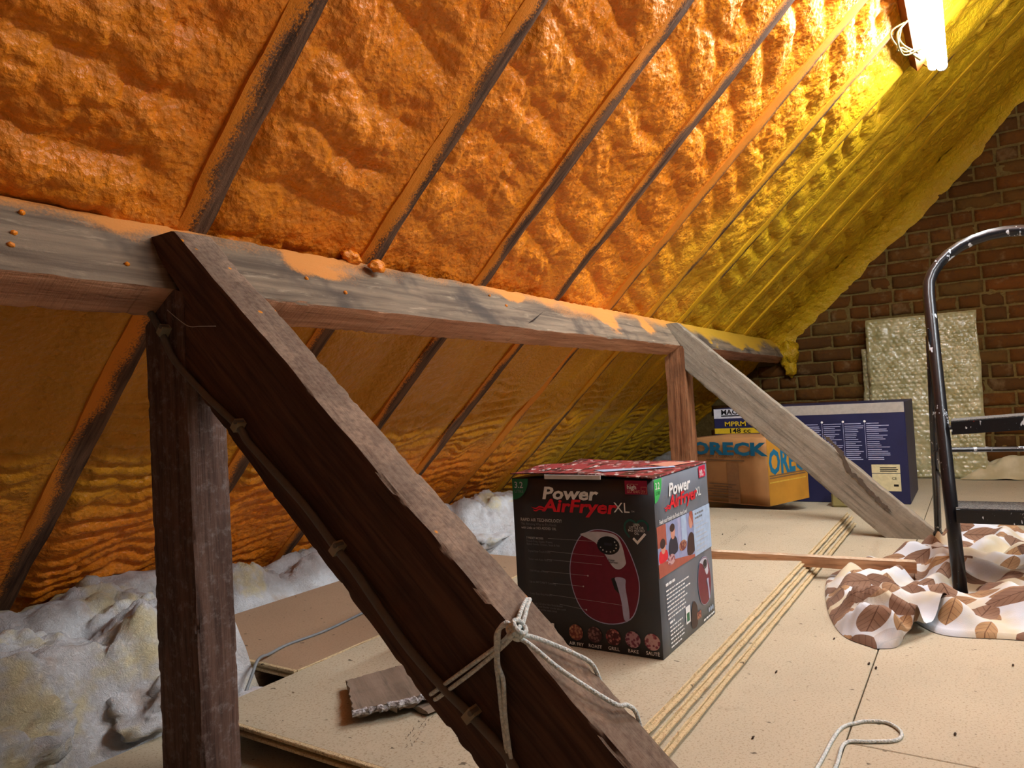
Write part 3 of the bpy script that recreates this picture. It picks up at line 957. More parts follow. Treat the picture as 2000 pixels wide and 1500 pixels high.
# ------------------------------------------------------------------ print helpers (flat lettering on boxes)
class Face:
    """a printed face: O bottom-left corner, U right, V up, N outward"""
    def __init__(s, O, U, V, root, par=None):
        s.par = par or root
        s.O, s.U, s.V = np.array(O, float), np.array(U, float), np.array(V, float)
        s.N = np.cross(s.U, s.V); s.root = root; s.k = 0
    def P(s, u, v, lift=0):
        return s.O + u * s.U + v * s.V + (.0006 + lift) * s.N
    def poly(s, name, pts, mat, lift=0.0, uvs=None):
        return part(name, [s.P(u, v, lift) for u, v in pts], [tuple(range(len(pts)))], mat, s.root, parent=s.par)
    def polys(s, name, plist, mats, lift=0.0):
        V = []; F = []; MI = []; used = []
        for i, (pts, mt) in enumerate(plist):
            if mt not in used: used.append(mt)
            b = len(V)
            V += [s.P(u, v, lift + i * 2.5e-5) for u, v in pts]
            F.append(tuple(range(b, b + len(pts)))); MI.append(used.index(mt))
        me = mesh(name, V, F, off=s.root.location, mats=used, mi=MI)
        return obj(name, me, None, s.par)
    def rect(s, name, u0, v0, u1, v1, mat, lift=0.0):
        return s.poly(name, [(u0, v0), (u1, v0), (u1, v1), (u0, v1)], mat, lift)
    def text(s, body, u, v, size, mat, lift=.0004, shear=0.0, bold=0.0, align='LEFT', sx=1.0, name='printed_lettering', ls=1.0):
        c = bpy.data.curves.new('t', 'FONT')
        c.body = body; c.size = 1.0; c.shear = shear; c.offset = bold; c.align_x = align; c.space_line = ls
        c.resolution_u = 2
        t = bpy.data.objects.new('t', c); col.objects.link(t)
        dg = bpy.context.evaluated_depsgraph_get()
        me = bpy.data.meshes.new_from_object(t.evaluated_get(dg))
        bpy.data.objects.remove(t); bpy.data.curves.remove(c)
        n = len(me.vertices)
        co = np.zeros(n * 3); me.vertices.foreach_get('co', co); co = co.reshape(-1, 3)
        p = s.O + ((u + co[:, 0] * size * sx)[:, None]) * s.U + ((v + co[:, 1] * size)[:, None]) * s.V + (.0006 + lift) * s.N - np.array(s.root.location)
        me.vertices.foreach_set('co', p.astype(np.float32).ravel()); me.update()
        me.materials.clear(); me.materials.append(mat); me.name = name
        return obj(name, me, None, s.par)

def circ(cu, cv, ru, rv, a0=0, a1=2 * math.pi, n=28):
    full = abs(a1 - a0 - 2 * math.pi) < 1e-6
    return [(cu + ru * math.cos(a0 + (a1 - a0) * i / (n if full else n - 1)), cv + rv * math.sin(a0 + (a1 - a0) * i / (n if full else n - 1))) for i in range(n)]

def sp2(pts, per=5, closed=True):
    p = [np.array(q, float) for q in pts]; n = len(p); out = []
    for i in range(n):
        a, b, c, d = p[i - 1], p[i], p[(i + 1) % n], p[(i + 2) % n]
        for k in range(per):
            t = k / per
            out.append(tuple(.5 * (2 * b + (c - a) * t + (2 * a - 5 * b + 4 * c - d) * t * t + (3 * b - a - 3 * c + d) * t ** 3)))
    return out

INK_W = flat('white_ink', (246, 246, 246), .4); INK_G = flat('grey_ink', (200, 198, 198), .4); INK_R = flat('red_ink', (226, 34, 50), .4)
INK_GREEN = flat('green_ink', (36, 104, 66), .4); INK_LIME = flat('bright_green_ink', (70, 190, 96), .4); INK_MAG = flat('magenta_ink', (150, 24, 64), .4); INK_MAG2 = flat('crimson_ink', (208, 30, 74), .4)
INK_MAROON = flat('maroon_ink', (112, 18, 44), .35); INK_SIL = flat('silver_ink', (196, 196, 208), .3); INK_BLK = flat('black_ink', (24, 24, 28), .35)
INK_TEAL = flat('teal_ink', (34, 92, 84), .4); INK_BLUE = flat('pale_blue_ink', (176, 198, 226), .4); INK_LIL = flat('lilac_ink', (176, 176, 210), .3)
INK_SKIN = flat('skin_tone_ink', (214, 150, 128), .4); INK_WOOD = flat('wood_tone_ink', (176, 92, 74), .4); INK_HAIR = flat('dark_hair_ink', (60, 36, 34), .4); INK_SHIRT = flat('dark_shirt_ink', (44, 44, 60), .4); INK_WIN = flat('window_tone_ink', (152, 160, 200), .4); INK_DKG = flat('dark_grey_ink', (128, 128, 132), .4)

def food_ink(name, a, b, c):
    m = M(name, .45)
    n1 = m.noise(m.obj(), 120, 4, .7); n2 = m.vor(m.obj(), 160)
    x = m.mix(m.ramp(n1, .35, .65), srgb(*a), srgb(*b))
    m.col(m.mix(m.ramp(n2, .35, .6), x, srgb(*c)))
    return m.m
FOODS = [food_ink('fries_print', (202, 150, 110), (150, 90, 76), (120, 60, 56)), food_ink('roast_print', (110, 70, 70), (150, 110, 104), (70, 36, 40)), food_ink('grill_print', (150, 60, 66), (190, 130, 120), (80, 30, 36)), food_ink('bake_print', (130, 60, 84), (90, 36, 56), (180, 140, 150)), food_ink('saute_print', (160, 80, 96), (110, 44, 60), (200, 160, 160))]
def lid_ink():
    m = M('lid_picture_print', .4)
    o = m.obj()
    a = m.noise(m.map(o, (1, 3, 1)), 16, 4, .6); b = m.noise(m.map(o, (1, 2, 1)), 34, 3, .6)
    c = m.mix(m.ramp(a, .42, .52), srgb(70, 40, 40), srgb(150, 62, 66))
    m.col(m.mix(m.ramp(b, .58, .64), c, srgb(206, 196, 192)))
    return m.m
TOPPIC = lid_ink()

def carton_material(name, rgb, rough=.45):
    m = M(name, rough, .35)
    o = m.obj()
    n = m.noise(o, 7, 3)
    c = srgb(*rgb); d = tuple(v * .8 for v in c[:3]) + (1,)
    m.col(m.mix(m.ramp(n, .35, .7), c, d))
    m.normal(m.bump(m.noise(o, 22, 2), .08, .01))
    return m.m

# ------------------------------------------------------------------ air fryer carton
def air_fryer_box():
    x0, x1, y0, y1, z0, z1 = 1.335, 1.668, .542, .872, ST + .0005, ST + .352
    root = empty('appliance_carton', ((x0 + x1) / 2, (y0 + y1) / 2, z0))
    tag(root, 'dark grey printed air fryer carton standing on the board stack', 'box')
    BODY = carton_material('dark_grey_carton', (52, 50, 52), .42)
    SIDE = carton_material('grey_carton_side', (114, 120, 130), .4)
    WHITE = flat('white_card', (220, 220, 220), .6)
    # body with slightly bowed walls, open top under the flaps
    def f(a, b, c):
        bow = .003 * np.sin(math.pi * b) * np.sin(math.pi * c)
        xx = x0 + (x1 - x0) * a - np.where(a < 1e-6, bow * .4, 0) + np.where(a > 1 - 1e-6, bow, 0)
        return np.stack([xx, y0 + (y1 - y0) * b, z0 + (z1 - z0) * c], 1), None
    v, fc, _ = lattice_box(f, 6, 6, 6)
    me = mesh('carton_body', v, fc, off=root.location, mats=[BODY, SIDE])
    mi = []
    for p in me.polygons:
        mi.append(1 if (abs(p.normal.y) > .9 and p.center.y + root.location.y < (y0 + y1) / 2) else 0)
    me.polygons.foreach_set('material_index', mi)
    body = obj('carton_body', me, None, root)
    # lid flaps: a warped sheet rising to the back
    n = 16
    U, Vv = np.meshgrid(np.linspace(0, 1, n), np.linspace(0, 1, n), indexing='ij')
    zl = z1 + .004 + .010 * Vv ** .7 * (1 - .4 * U) + .004 * np.sin(U * 9 + Vv * 4) * Vv
    X = x0 - .004 + (x1 - x0 + .006) * U; Yy = y1 + .002 - (y1 - y0 + .003) * (1 - Vv)
    top = np.stack([X, Yy, zl], -1).reshape(-1, 3)
    bot = top - np.array([0, 0, .0025])
    gf = gridfaces(n, n); N2 = n * n
    F = [tuple(q) for q in gf[:, ::-1]] + [tuple(q + N2) for q in gf]
    loop = [i * n for i in range(n)] + [(n - 1) * n + j for j in range(1, n)] + [i * n + n - 1 for i in range(n - 2, -1, -1)] + [j for j in range(n - 2, 0, -1)]
    for i in range(len(loop)):
        a, b = loop[i], loop[(i + 1) % len(loop)]
        F.append((a, b, b + N2, a + N2))
    lid = part('lid_flap', np.concatenate([top, bot]), F, TOPPIC, root)
    # white tuck tab hanging out at the front, pale strip on the lid
    tabv, tabf = boxmesh(x0 - .0075, x0 - .005, .652, .785, z1 - .0005, z1 + .009, .0008)
    part('tuck_tab', tabv, tabf, WHITE, root)
    zt = lambda u_, v_: z1 + .0048 + .010 * v_ ** .7 * (1 - .4 * u_) + .004 * math.sin(u_ * 9 + v_ * 4) * v_
    def onlid(pts): return [(x0 - .004 + (x1 - x0 + .006) * a, y1 + .002 - (y1 - y0 + .003) * (1 - b), zt(a, b) + .0008) for a, b in pts]
    part('printed_picture', onlid([(.12, .38), (.55, .06), (.62, .10), (.5, .2), (.28, .52)]), [(0, 1, 2, 3, 4)], INK_BLUE, root, parent=lid)
    part('printed_picture', onlid([(.55, .12), (.85, .05), (.85, .22), (.62, .28)]), [(0, 1, 2, 3)], INK_SKIN, root, parent=lid)
    # ---- front face
    F1 = Face((x0 - .0008, y1, z0), (0, -1, 0), (0, 0, 1), root, body)
    W, Hh = y1 - y0, z1 - z0
    F1.poly('printed_picture', [(0.001, Hh - .001)] + circ(.001, Hh - .001, .041, .046, -math.pi / 2, 0, 12), INK_GREEN)
    F1.text('3.2', .006, Hh - .021, .019, INK_G, bold=.012)
    F1.text('LITRE', .006, Hh - .032, .0095, INK_DKG)
    F1.text('Power', .075, .3085, .036, INK_W, shear=.18, bold=.032, sx=1.36)
    F1.text('AirFryer', .076, .282, .037, INK_R, shear=.18, bold=.03, sx=1.33)
    F1.text('XL', .243, .285, .029, INK_W, sx=1.0)
    F1.text('TM', .281, .286, .005, INK_G)
    for k in range(2):
        F1.poly('printed_picture', sp2([(.047 + .004 * k, .290 - .006 * k), (.058, .285 - .005 * k), (.068, .289 - .005 * k), (.079, .287 - .005 * k), (.079, .290 - .005 * k), (.068, .2925 - .005 * k), (.058, .288 - .005 * k)], 3), INK_R)
    F1.rect('printed_picture', .270, .322, .318, Hh - .002, INK_MAG)
    F1.text('AS SEEN ON', .2755, .3405, .0042, INK_SKIN)
    F1.text('high', .2745, .3325, .0125, INK_W, bold=.015)
    F1.text('street', .2745, .3248, .0115, INK_SKIN)
    F1.text('tv', .3065, .3258, .0095, INK_SKIN)
    for a in ((.3045, .3235, .3165, .3242), (.3045, .3365, .3165, .3372), (.3045, .3235, .3052, .337), (.3158, .3235, .3165, .337)):
        F1.rect('printed_picture', *a, INK_SKIN, .0002)
    F1.text('RAPID AIR TECHNOLOGY!', .018, .2585, .0098, INK_G, bold=.012, sx=.88)
    F1.text('The Amazing Way to Fry Foods', .0185, .2500, .0078, INK_DKG, sx=.88)
    F1.text('with Little or NO ADDED OIL', .0190, .2418, .0078, INK_G, bold=.006, sx=.88)
    F1.text('7 PRESET MODES:', .0305, .2205, .0062, INK_G, bold=.008, sx=.9)
    F1.text('French Fries, Roasts, Prawns,\nBaked Goods, Chicken, Steak & Fish', .0305, .2135, .0062, INK_DKG, sx=.9)
    for tx, vv in (('Digital Easy-Touch Panel', .192), ('Timer with Auto Shut Off', .1745), ('1300 Watts of Power', .1495), ('Up to 200°C/400°F Cooking', .1255), ('Large Easy-Grip Handle', .1005)):
        F1.text(tx, .033, vv, .0062, INK_DKG, sx=.9)
    F1.text('Large 3.2 Litre Non-Stick Basket\nwith Food Divider (cooks also cook\n2 Foods at the same time)', .038, .0795, .0062, INK_DKG, sx=.9)
    # picture of the fryer
    def fryer(Fc, cu, cv, su, sv, lift=.0):
        q = lambda pts: [(cu + a * su, cv + b * sv) for a, b in pts]
        body = sp2([(-.42, .93), (-.1, 1.0), (.35, .96), (.62, .8), (.85, .42), (1.0, -.05), (.93, -.5), (.7, -.85), (.2, -1.0), (-.3, -.97), (-.68, -.78), (-.92, -.4), (-1.0, .05), (-.9, .45), (-.66, .8)], 4)
        Fc.poly('printed_picture', q([(a * 1.025, b * 1.02) for a, b in body]), INK_LIL, lift)
        Fc.poly('printed_picture', q(body), INK_MAROON, lift + .0001)
        pan = sp2([(-.62, .9), (-.1, .97), (.4, .92), (.58, .72), (.66, .42), (.66, .3), (.5, .19), (.34, .2), (.2, .32), (.02, .55), (-.2, .73), (-.45, .82)], 4)
        Fc.poly('printed_picture', q(pan), INK_SIL, lift + .0002)
        Fc.poly('printed_picture', q(circ(.19, .68, .33, .20)), INK_BLK, lift + .0003)
        for a in range(8):
            t = math.radians(200 + a * 28)
            Fc.poly('printed_picture', q(circ(.19 + .24 * math.cos(t), .68 + .14 * math.sin(t), .022, .016, n=8)), INK_G, lift + .0004)
        Fc.rect('printed_picture', cu + .08 * su, cv + .68 * sv, cu + .3 * su, cv + .74 * sv, INK_SHIRT, lift + .0004)
        Fc.poly('printed_picture', q([(.22, -.03), (.36, .01), (.42, -.2), (.44, -.35), (.3, -.25)]), INK_BLK, lift + .0002)
        Fc.poly('printed_picture', q(sp2([(.34, .0), (.62, -.01), (.62, -.2), (.68, -.6), (.68, -.86), (.6, -.91), (.52, -.85), (.48, -.5), (.38, -.15)], 4)), INK_LIL, lift + .0003)
    fryer(F1, .2115, .153, .0765, .094)
    F1.text('Power\n AirFryer', .2245, .186, .0058, INK_BLK, lift=.0009, bold=.01, ls=.8)
    for (ua, va, ub, vb) in ((.085, .2235, .205, .2235), (.082, .196, .215, .1935), (.079, .1785, .210, .1765), (.066, .1525, .176, .1515), (.092, .1285, .164, .1285), (.083, .1035, .252, .0985), (.105, .0855, .168, .0805)):
        F1.poly('printed_picture', [(ua, va), (ub, vb), (ub, vb + .0004), (ua, va + .0004)], INK_G, .0008)
    for a, b in ((.176, .1517), (.164, .1287), (.168, .0807)):
        F1.poly('printed_picture', circ(a, b, .0018, .0018, n=8), INK_G, .0009)
    # heart mark
    def ring(pts, w_):
        pts = [np.array(p) for p in pts]; L_ = []; R_ = []
        for i in range(len(pts)):
            t = pts[min(i + 1, len(pts) - 1)] - pts[max(i - 1, 0)]; t = t / np.linalg.norm(t); nn = np.array([-t[1], t[0]])
            L_.append(tuple(pts[i] + nn * w_ / 2)); R_.append(tuple(pts[i] - nn * w_ / 2))
        return L_, R_
    hp = catmull([(.274, .236, 0), (.2655, .249, 0), (.2655, .262, 0), (.274, .270, 0), (.284, .269, 0), (.290, .263, 0), (.296, .269, 0), (.306, .270, 0), (.3145, .262, 0), (.3145, .251, 0)], 4)[:, :2]
    L_, R_ = ring(hp, .0042)
    V = [F1.P(*q) for q in L_] + [F1.P(*q) for q in R_]; n_ = len(L_)
    part('printed_picture', V, [(i, i + 1, n_ + i + 1, n_ + i) for i in range(n_ - 1)], INK_TEAL, root, parent=body)
    F1.text('USES\nLITTLE OR\nNO ADDED\nOIL', .290, .2595, .0068, INK_W, align='CENTER', ls=.85)
    F1.poly('printed_picture', [(.280, .233), (.2905, .2225), (.310, .243), (.3065, .2465), (.2905, .2295), (.2835, .2365)], INK_W, .0001)
    F1.text('1', .074, .012, .044, INK_W, bold=.03)
    for k, (cu, nm) in enumerate(zip((.140, .1835, .2255, .268, .3095), ('AIR FRY', 'ROAST', 'GRILL', 'BAKE', 'SAUTÉ'))):
        F1.poly('printed_picture', circ(cu, .0305 + .0005 * k, .0165, .0165), FOODS[k])
        F1.text(nm, cu, .0035 + .0008 * k, .0098, INK_W, align='CENTER', bold=.006)
    # ---- right side face
    F2 = Face((x0, y0 - .0008, z0), (1, 0, 0), (0, 0, 1), root, body)
    D = x1 - x0
    F2.poly('printed_picture', [(0.001, Hh - .001)] + circ(.001, Hh - .001, .041, .046, -math.pi / 2, 0, 12), INK_LIME)
    F2.text('3.2', .006, Hh - .021, .019, INK_W, bold=.012)
    F2.text('LITRE', .006, Hh - .032, .0095, INK_GREEN)
    F2.text('Power', .075, .309, .036, INK_W, shear=.18, bold=.032, sx=1.36)
    F2.text('AirFryer', .076, .2825, .037, INK_R, shear=.18, bold=.03, sx=1.33)
    F2.text('XL', .243, .285, .029, INK_W)
    for k in range(2):
        F2.poly('printed_picture', sp2([(.047 + .004 * k, .290 - .006 * k), (.058, .285 - .005 * k), (.068, .289 - .005 * k), (.079, .287 - .005 * k), (.079, .290 - .005 * k), (.068, .2925 - .005 * k), (.058, .288 - .005 * k)], 3), INK_R)
    F2.rect('printed_picture', .272, .3235, .318, Hh - .002, INK_MAG2)
    F2.text('high', .2765, .3330, .0125, INK_W, bold=.015)
    F2.text('street', .2765, .3260, .0115, INK_W)
    F2.text('tv', .3075, .334, .0095, INK_W)
    F2.text('Feed your Family the Foods they Love!', .016, .2605, .0125, INK_W, shear=.15, bold=.008, sx=.82)
    u0, v0, u1, v1 = .001, .157, D - .001, .2575
    us = .214
    pl = [([(u0, v0), (us, v0), (us, v1), (u0, v1)], INK_WIN),
          ([(u0, .215), (.05, .215), (.05, v1), (u0, v1)], INK_WOOD),
          ([(.118, .19), (.132, .19), (.132, v1), (.118, v1)], INK_LIL),
          ([(.14, .20), (.17, .20), (.17, v1), (.14, v1)], INK_BLUE),
          ([(u0, v0), (us, v0), (us, .163), (.02, .186), (u0, .184)], INK_WOOD),
          (sp2([(.062, .19), (.108, .19), (.11, .212), (.098, .224), (.074, .224), (.06, .21)], 3), INK_SHIRT),
          (circ(.087, .234, .013, .015, n=14), INK_SKIN),
          (circ(.085, .243, .0145, .0085, n=14), INK_HAIR),
          (sp2([(.006, .186), (.05, .186), (.048, .205), (.012, .208)], 3), INK_R),
          (circ(.030, .214, .013, .014, n=14), INK_SKIN),
          (circ(.028, .221, .0145, .010, n=14), INK_HAIR),
          (sp2([(.168, .17), (.212, .17), (.212, .206), (.19, .214), (.172, .2)], 3), INK_HAIR),
          (circ(.198, .238, .013, .016, n=14), INK_SKIN),
          (sp2([(.19, .256), (.212, .256), (.212, .222), (.207, .235)], 3), INK_WOOD),
          (circ(.142, .196, .024, .011, n=14), FOODS[0]),
          (circ(.07, .181, .022, .011, n=14), FOODS[4]),
          ([(us, v0), (u1, v0), (u1, v1), (us, v1)], INK_BLUE)]
    F2.polys('printed_picture', pl, None)
    def bars(Fc, u, v, n, wmax, pitch, hgt, mat, seed, jag=.35):
        r_ = random.Random(seed); pls = []
        for i in range(n):
            uu = u; end = u + wmax * r_.uniform(1 - jag, 1)
            while uu < end - .004:
                wl = r_.uniform(.006, .018)
                pls.append(([(uu, v - i * pitch), (min(uu + wl, end), v - i * pitch), (min(uu + wl, end), v - i * pitch + hgt), (uu, v - i * pitch + hgt)], mat))
                uu += wl + .003
        Fc.polys('printed_small_print', pls, None, .0006)
    bars(F2, .226, .246, 2, .08, .009, .004, INK_DKG, 3)
    bars(F2, .226, .226, 7, .085, .0098, .0016, INK_G, 4)
    bars(F2, .030, .135, 1, .06, .01, .0055, INK_W, 5)
    bars(F2, .030, .124, 8, .15, .0078, .0030, INK_W, 6)
    bars(F2, .040, .058, 1, .045, .01, .0045, INK_W, 8)
    bars(F2, .040, .050, 6, .09, .0078, .0028, INK_W, 9)
    fryer(F2, .268, .092, .044, .052)
    F2.polys('printed_picture', [([(.135, .03), (.162, .03), (.162, .066), (.135, .066)], INK_W), ([(.14, .034), (.157, .034), (.157, .052), (.14, .052)], INK_GREEN), (sp2([(.17, .012), (.205, .012), (.208, .05), (.185, .066), (.168, .04)], 3), INK_HAIR), ([(.205, .02), (.232, .02), (.232, .036), (.205, .036)], FOODS[0])], None)
    for k in range(3):
        F2.poly('printed_picture', circ(.288 + .013 * k, .021, .0045, .0055, n=10), INK_BLUE)
    bars(F2, .245, .006, 1, .082, .01, .004, INK_W, 12, .02)
air_fryer_box()

# ------------------------------------------------------------------ brown vacuum carton, rotated
CARD = carton_material('brown_cardboard', (176, 124, 74), .8)
CARD_Y = carton_material('yellow_card_print', (190, 132, 40), .7)
TAPE = flat('parcel_tape', (150, 104, 62), .35)
INK_CY = flat('cyan_ink', (24, 104, 138), .5); INK_FAINT = flat('faint_brown_ink', (120, 88, 58), .6); INK_YEL = flat('yellow_ink', (206, 164, 60), .6)
def rotated_carton():
    a = math.radians(-20)
    Fd = np.array([math.cos(a), math.sin(a), 0]); Sd = np.array([-math.sin(a), math.cos(a), 0])
    C0 = np.array([3.272, .795, ST + .0006])       # near right bottom corner
    Wd, Dp, Hh = .425, .33, .300
    root = empty('brown_carton', tuple(C0 + Fd * Dp / 2 + Sd * Wd / 2))
    tag(root, 'brown cardboard carton with big blue lettering under the navy carton corner', 'box')
    def f(aa, b, c):
        bow = .006 * np.sin(math.pi * b) * np.sin(math.pi * c)
        q = C0 + (Fd * Dp)[None, :] * aa[:, None] + (Sd * Wd)[None, :] * b[:, None] + np.array([0, 0, Hh])[None, :] * c[:, None]
        return q - np.where(aa < 1e-6, bow, 0)[:, None] * Fd, None
    v, fc, _ = lattice_box(f, 4, 6, 6)
    body = part('carton_body', v, fc, CARD, root)
    # torn bottom corner flap
    p = C0 + Sd * .02
    part('bottom_flap', [p - Fd * .004, p - Fd * .004 + Sd * .3, p - Fd * .006 + Sd * .3 + np.array([0, 0, .006]), p - Fd * .006 + np.array([0, 0, .006])], [(0, 1, 2, 3)], CARD, root)
    # front (camera left) face: right-to-left is +Sd
    F1 = Face(C0 + Sd * Wd - Fd * .0065, -Sd, (0, 0, 1), root, body)
    F1.text('ORECK', .030, Hh - .074, .078, INK_CY, bold=.045, sx=1.56)
    F1.text('REFILL UPRIGHT & COMPACT CANISTER', .030, Hh - .090, .0165, INK_FAINT, sx=1.08, bold=.01)
    F1.rect('printed_small_print', .11, Hh - .104, .32, Hh - .098, INK_FAINT)
    F1.rect('parcel_tape', Wd / 2 + .01, .0, Wd / 2 + .075, Hh - .11, TAPE)
    for i, (ww, vv) in enumerate(((.15, .085), (.10, .073), (.17, .061), (.17, .05), (.12, .036), (.17, .024))):
        F1.rect('printed_small_print', .165 - ww / 2 + .03, vv, .165 + ww / 2 + .03, vv + .005, INK_FAINT, .0008)
    F2 = Face(C0 - Sd * .0004, Fd, (0, 0, 1), root, body)
    F2.rect('printed_panel', .012, .0, Dp - .002, Hh - .004, CARD_Y, -.0003)
    F2.text('ORECK', .02, .140, .150, INK_CY, bold=.035, sx=.72)
    for k, vv in enumerate((.118, .128, .098)):
        F2.rect('printed_small_print', .02, vv, Dp - .02, vv + .006, INK_FAINT if k < 2 else INK_YEL, .0003)
rotated_carton()

# ------------------------------------------------------------------ navy mower carton
def navy_carton():
    x0, x1, y0, y1, z0, z1 = 3.80, 4.32, .281, 1.178, .0005, .481
    root = empty('navy_carton', ((x0 + x1) / 2, (y0 + y1) / 2, z0))
    tag(root, 'large navy blue carton with silver top band behind the grey strut', 'box')
    NAVY = carton_material('navy_carton_print', (34, 36, 74), .5)
    SIL = flat('silver_band', (178, 170, 160), .35, .4)
    WH = flat('white_band', (206, 204, 210), .5)
    YE = flat('yellow_band', (214, 176, 34), .5)
    v, fc = boxmesh(x0, x1, y0, y1, z0, z1, .003)
    body = part('carton_body', v, fc, NAVY, root)
    F1 = Face((x0, y1, z0), (0, -1, 0), (0, 0, 1), root, body)
    W, Hh = y1 - y0, z1 - z0
    F1.rect('silver_band', .36, Hh - .05, W - .002, Hh - .002, SIL)
    F1.rect('white_band', .002, Hh - .052, .36, Hh - .002, WH)
    F1.text('MAC', .04, Hh - .032, .036, INK_BLK, bold=.03, sx=1.1)
    F1.rect('printed_small_print', .04, Hh - .042, .26, Hh - .036, INK_BLK, .0003)
    F1.text('MPRM 4', .055, Hh - .093, .034, YE, bold=.02, sx=1.25)
    F1.rect('yellow_band', .002, Hh - .132, .36, Hh - .104, YE)
    F1.text('148 cc', .075, Hh - .129, .033, INK_BLK, bold=.02, sx=1.3)
    r_ = random.Random(5)
    for cidx, (cu, rt_) in enumerate(((.44, 0), (.535, 0), (.63, 0), (.725, 0))):
        u = cu
        F1.poly('printed_bullet', circ(u, Hh - .088 + .0, .0055, .0055, n=12), INK_W)
        F1.rect('printed_rule', u - .001, Hh - .265, u + .0006, Hh - .095, INK_LIL)
        pls = []
        vv = Hh - .1
        for i in range(19):
            wl = r_.uniform(.045, .085) * (1.15 if cidx == 3 else 1)
            pls.append(([(u + .006, vv), (u + .006 + wl, vv), (u + .006 + wl, vv + .0034), (u + .006, vv + .0034)], INK_LIL))
            vv -= .0088 if i % 4 else .0115
        F1.polys('printed_small_print', pls, None, .0002)
    LAB = flat('cream_sticker', (216, 204, 160), .6)
    F1.rect('sticker', W - .155, Hh - .335, W - .035, Hh - .295, LAB)
    F1.rect('sticker', W - .155, Hh - .42, W - .035, Hh - .338, LAB)
    F1.text('CE', W - .072, Hh - .366, .018, INK_BLK, lift=.0006)
    for k in range(3):
        F1.rect('printed_small_print', W - .12, Hh - .312 - .008 * k, W - .05 + .006 * (k % 2), Hh - .3075 - .008 * k, INK_BLK, .0004)
    F1.rect('printed_small_print', W - .065, Hh - .398, W - .045, Hh - .388, INK_BLK, .0004)
navy_carton()

# clear tub peeping out between the cartons
def tub():
    m = M('clear_plastic', .15, .5); m.col(srgb(206, 190, 120)); m.b.inputs['Transmission Weight'].default_value = .6
    m.normal(m.bump(m.noise(m.obj(), 60, 3), .3, .004))
    root = empty('clear_tub', (3.70, .52, .0005)); tag(root, 'small clear plastic tub on the floor between brown carton and grey strut', 'tub')
    v, f = boxmesh(3.655, 3.745, .44, .60, .0005, .07, .008); part('tub_body', v, f, m.m, root)
    v, f = boxmesh(3.65, 3.75, .435, .605, .07, .078, .003); part('tub_lid', v, f, m.m, root)
tub()

# ------------------------------------------------------------------ bubble wrapped parcel leaning on the gable
def bubble_material():
    m = M('bubble_wrap', .22, .6)
    o = m.obj()
    n = m.noise(o, 14, 4)
    m.col(m.mix(m.ramp(n, .35, .65), srgb(214, 204, 160), srgb(178, 168, 116)))
    m.normal(m.bump(m.noise(o, 70, 3), .35, .006))
    m.b.inputs['Transmission Weight'].default_value = .1
    m.rough(m.ramp(n, .3, .7, .08, .24))
    m.b.inputs['Specular IOR Level'].default_value = .9
    return m.m
BUB = bubble_material()
def bubble_parcel(name, y0, y1, zb, zt, xb, xt, th, label, seed, sp=.029):
    root = empty(name, (xb, (y0 + y1) / 2, zb)); tag(root, label, 'parcel', 'bubble wrapped parcels')
    ny, nz = int((y1 - y0) / .006), int((zt - zb) / .006)
    Y, Z = np.meshgrid(np.linspace(y0, y1, ny), np.linspace(0, 1, nz), indexing='ij')
    zz = zb + (zt - zb) * Z
    X = xb + (xt - xb) * Z
    row = np.floor(zz / (sp * .87))
    fy = ((Y / sp + .5 * (row % 2)) % 1) - .5; fz = ((zz / (sp * .87)) % 1) - .5
    r2_ = (fy ** 2 + fz ** 2) / .19
    bub = np.sqrt(np.clip(1 - r2_, 0, 1)) * .0095 * (.55 + .6 * vnoise(Y * 30, zz * 30, None, seed))
    wr = .005 * fbm(Y * 7, zz * 9, None, seed + 2, 3) + .0028 * fbm(Y * 45, zz * 45, None, seed + 3, 2)
    edge = np.minimum(np.minimum(Y - y0, y1 - Y), np.minimum(zz - zb, zt - zz))
    Xf = X - bub - wr + np.where(edge < .012, (.012 - edge) * 1.2, 0)
    wav = .006 * fbm(zz * 9, Y * 3, None, seed + 5, 2)
    part('wrap', np.stack([Xf, Y + wav, zz], -1).reshape(-1, 3), gridfaces(ny, nz), BUB, root, smooth=True)
    v = [(xb + .006, y0 + .008, zb + .004), (xb + .006, y1 - .008, zb + .004), (xt + .006, y1 - .008, zt - .008), (xt + .006, y0 + .008, zt - .008)]
    v += [(p[0] + th, p[1], p[2]) for p in v]
    part('panel', v, [(3, 2, 1, 0), (4, 5, 6, 7), (0, 1, 5, 4), (1, 2, 6, 5), (2, 3, 7, 6), (3, 0, 4, 7)], BUB, root)
bubble_parcel('bubble_wrap_parcel', -.035, .545, .002, .965, 4.84, 4.945, .03, 'tall flat bubble-wrapped parcel leaning against the brick wall', 70)
bubble_parcel('bubble_wrap_parcel', .40, .585, .002, .79, 4.90, 4.985, .03, 'narrow bubble-wrapped parcel edge peeping out behind the tall one', 75)

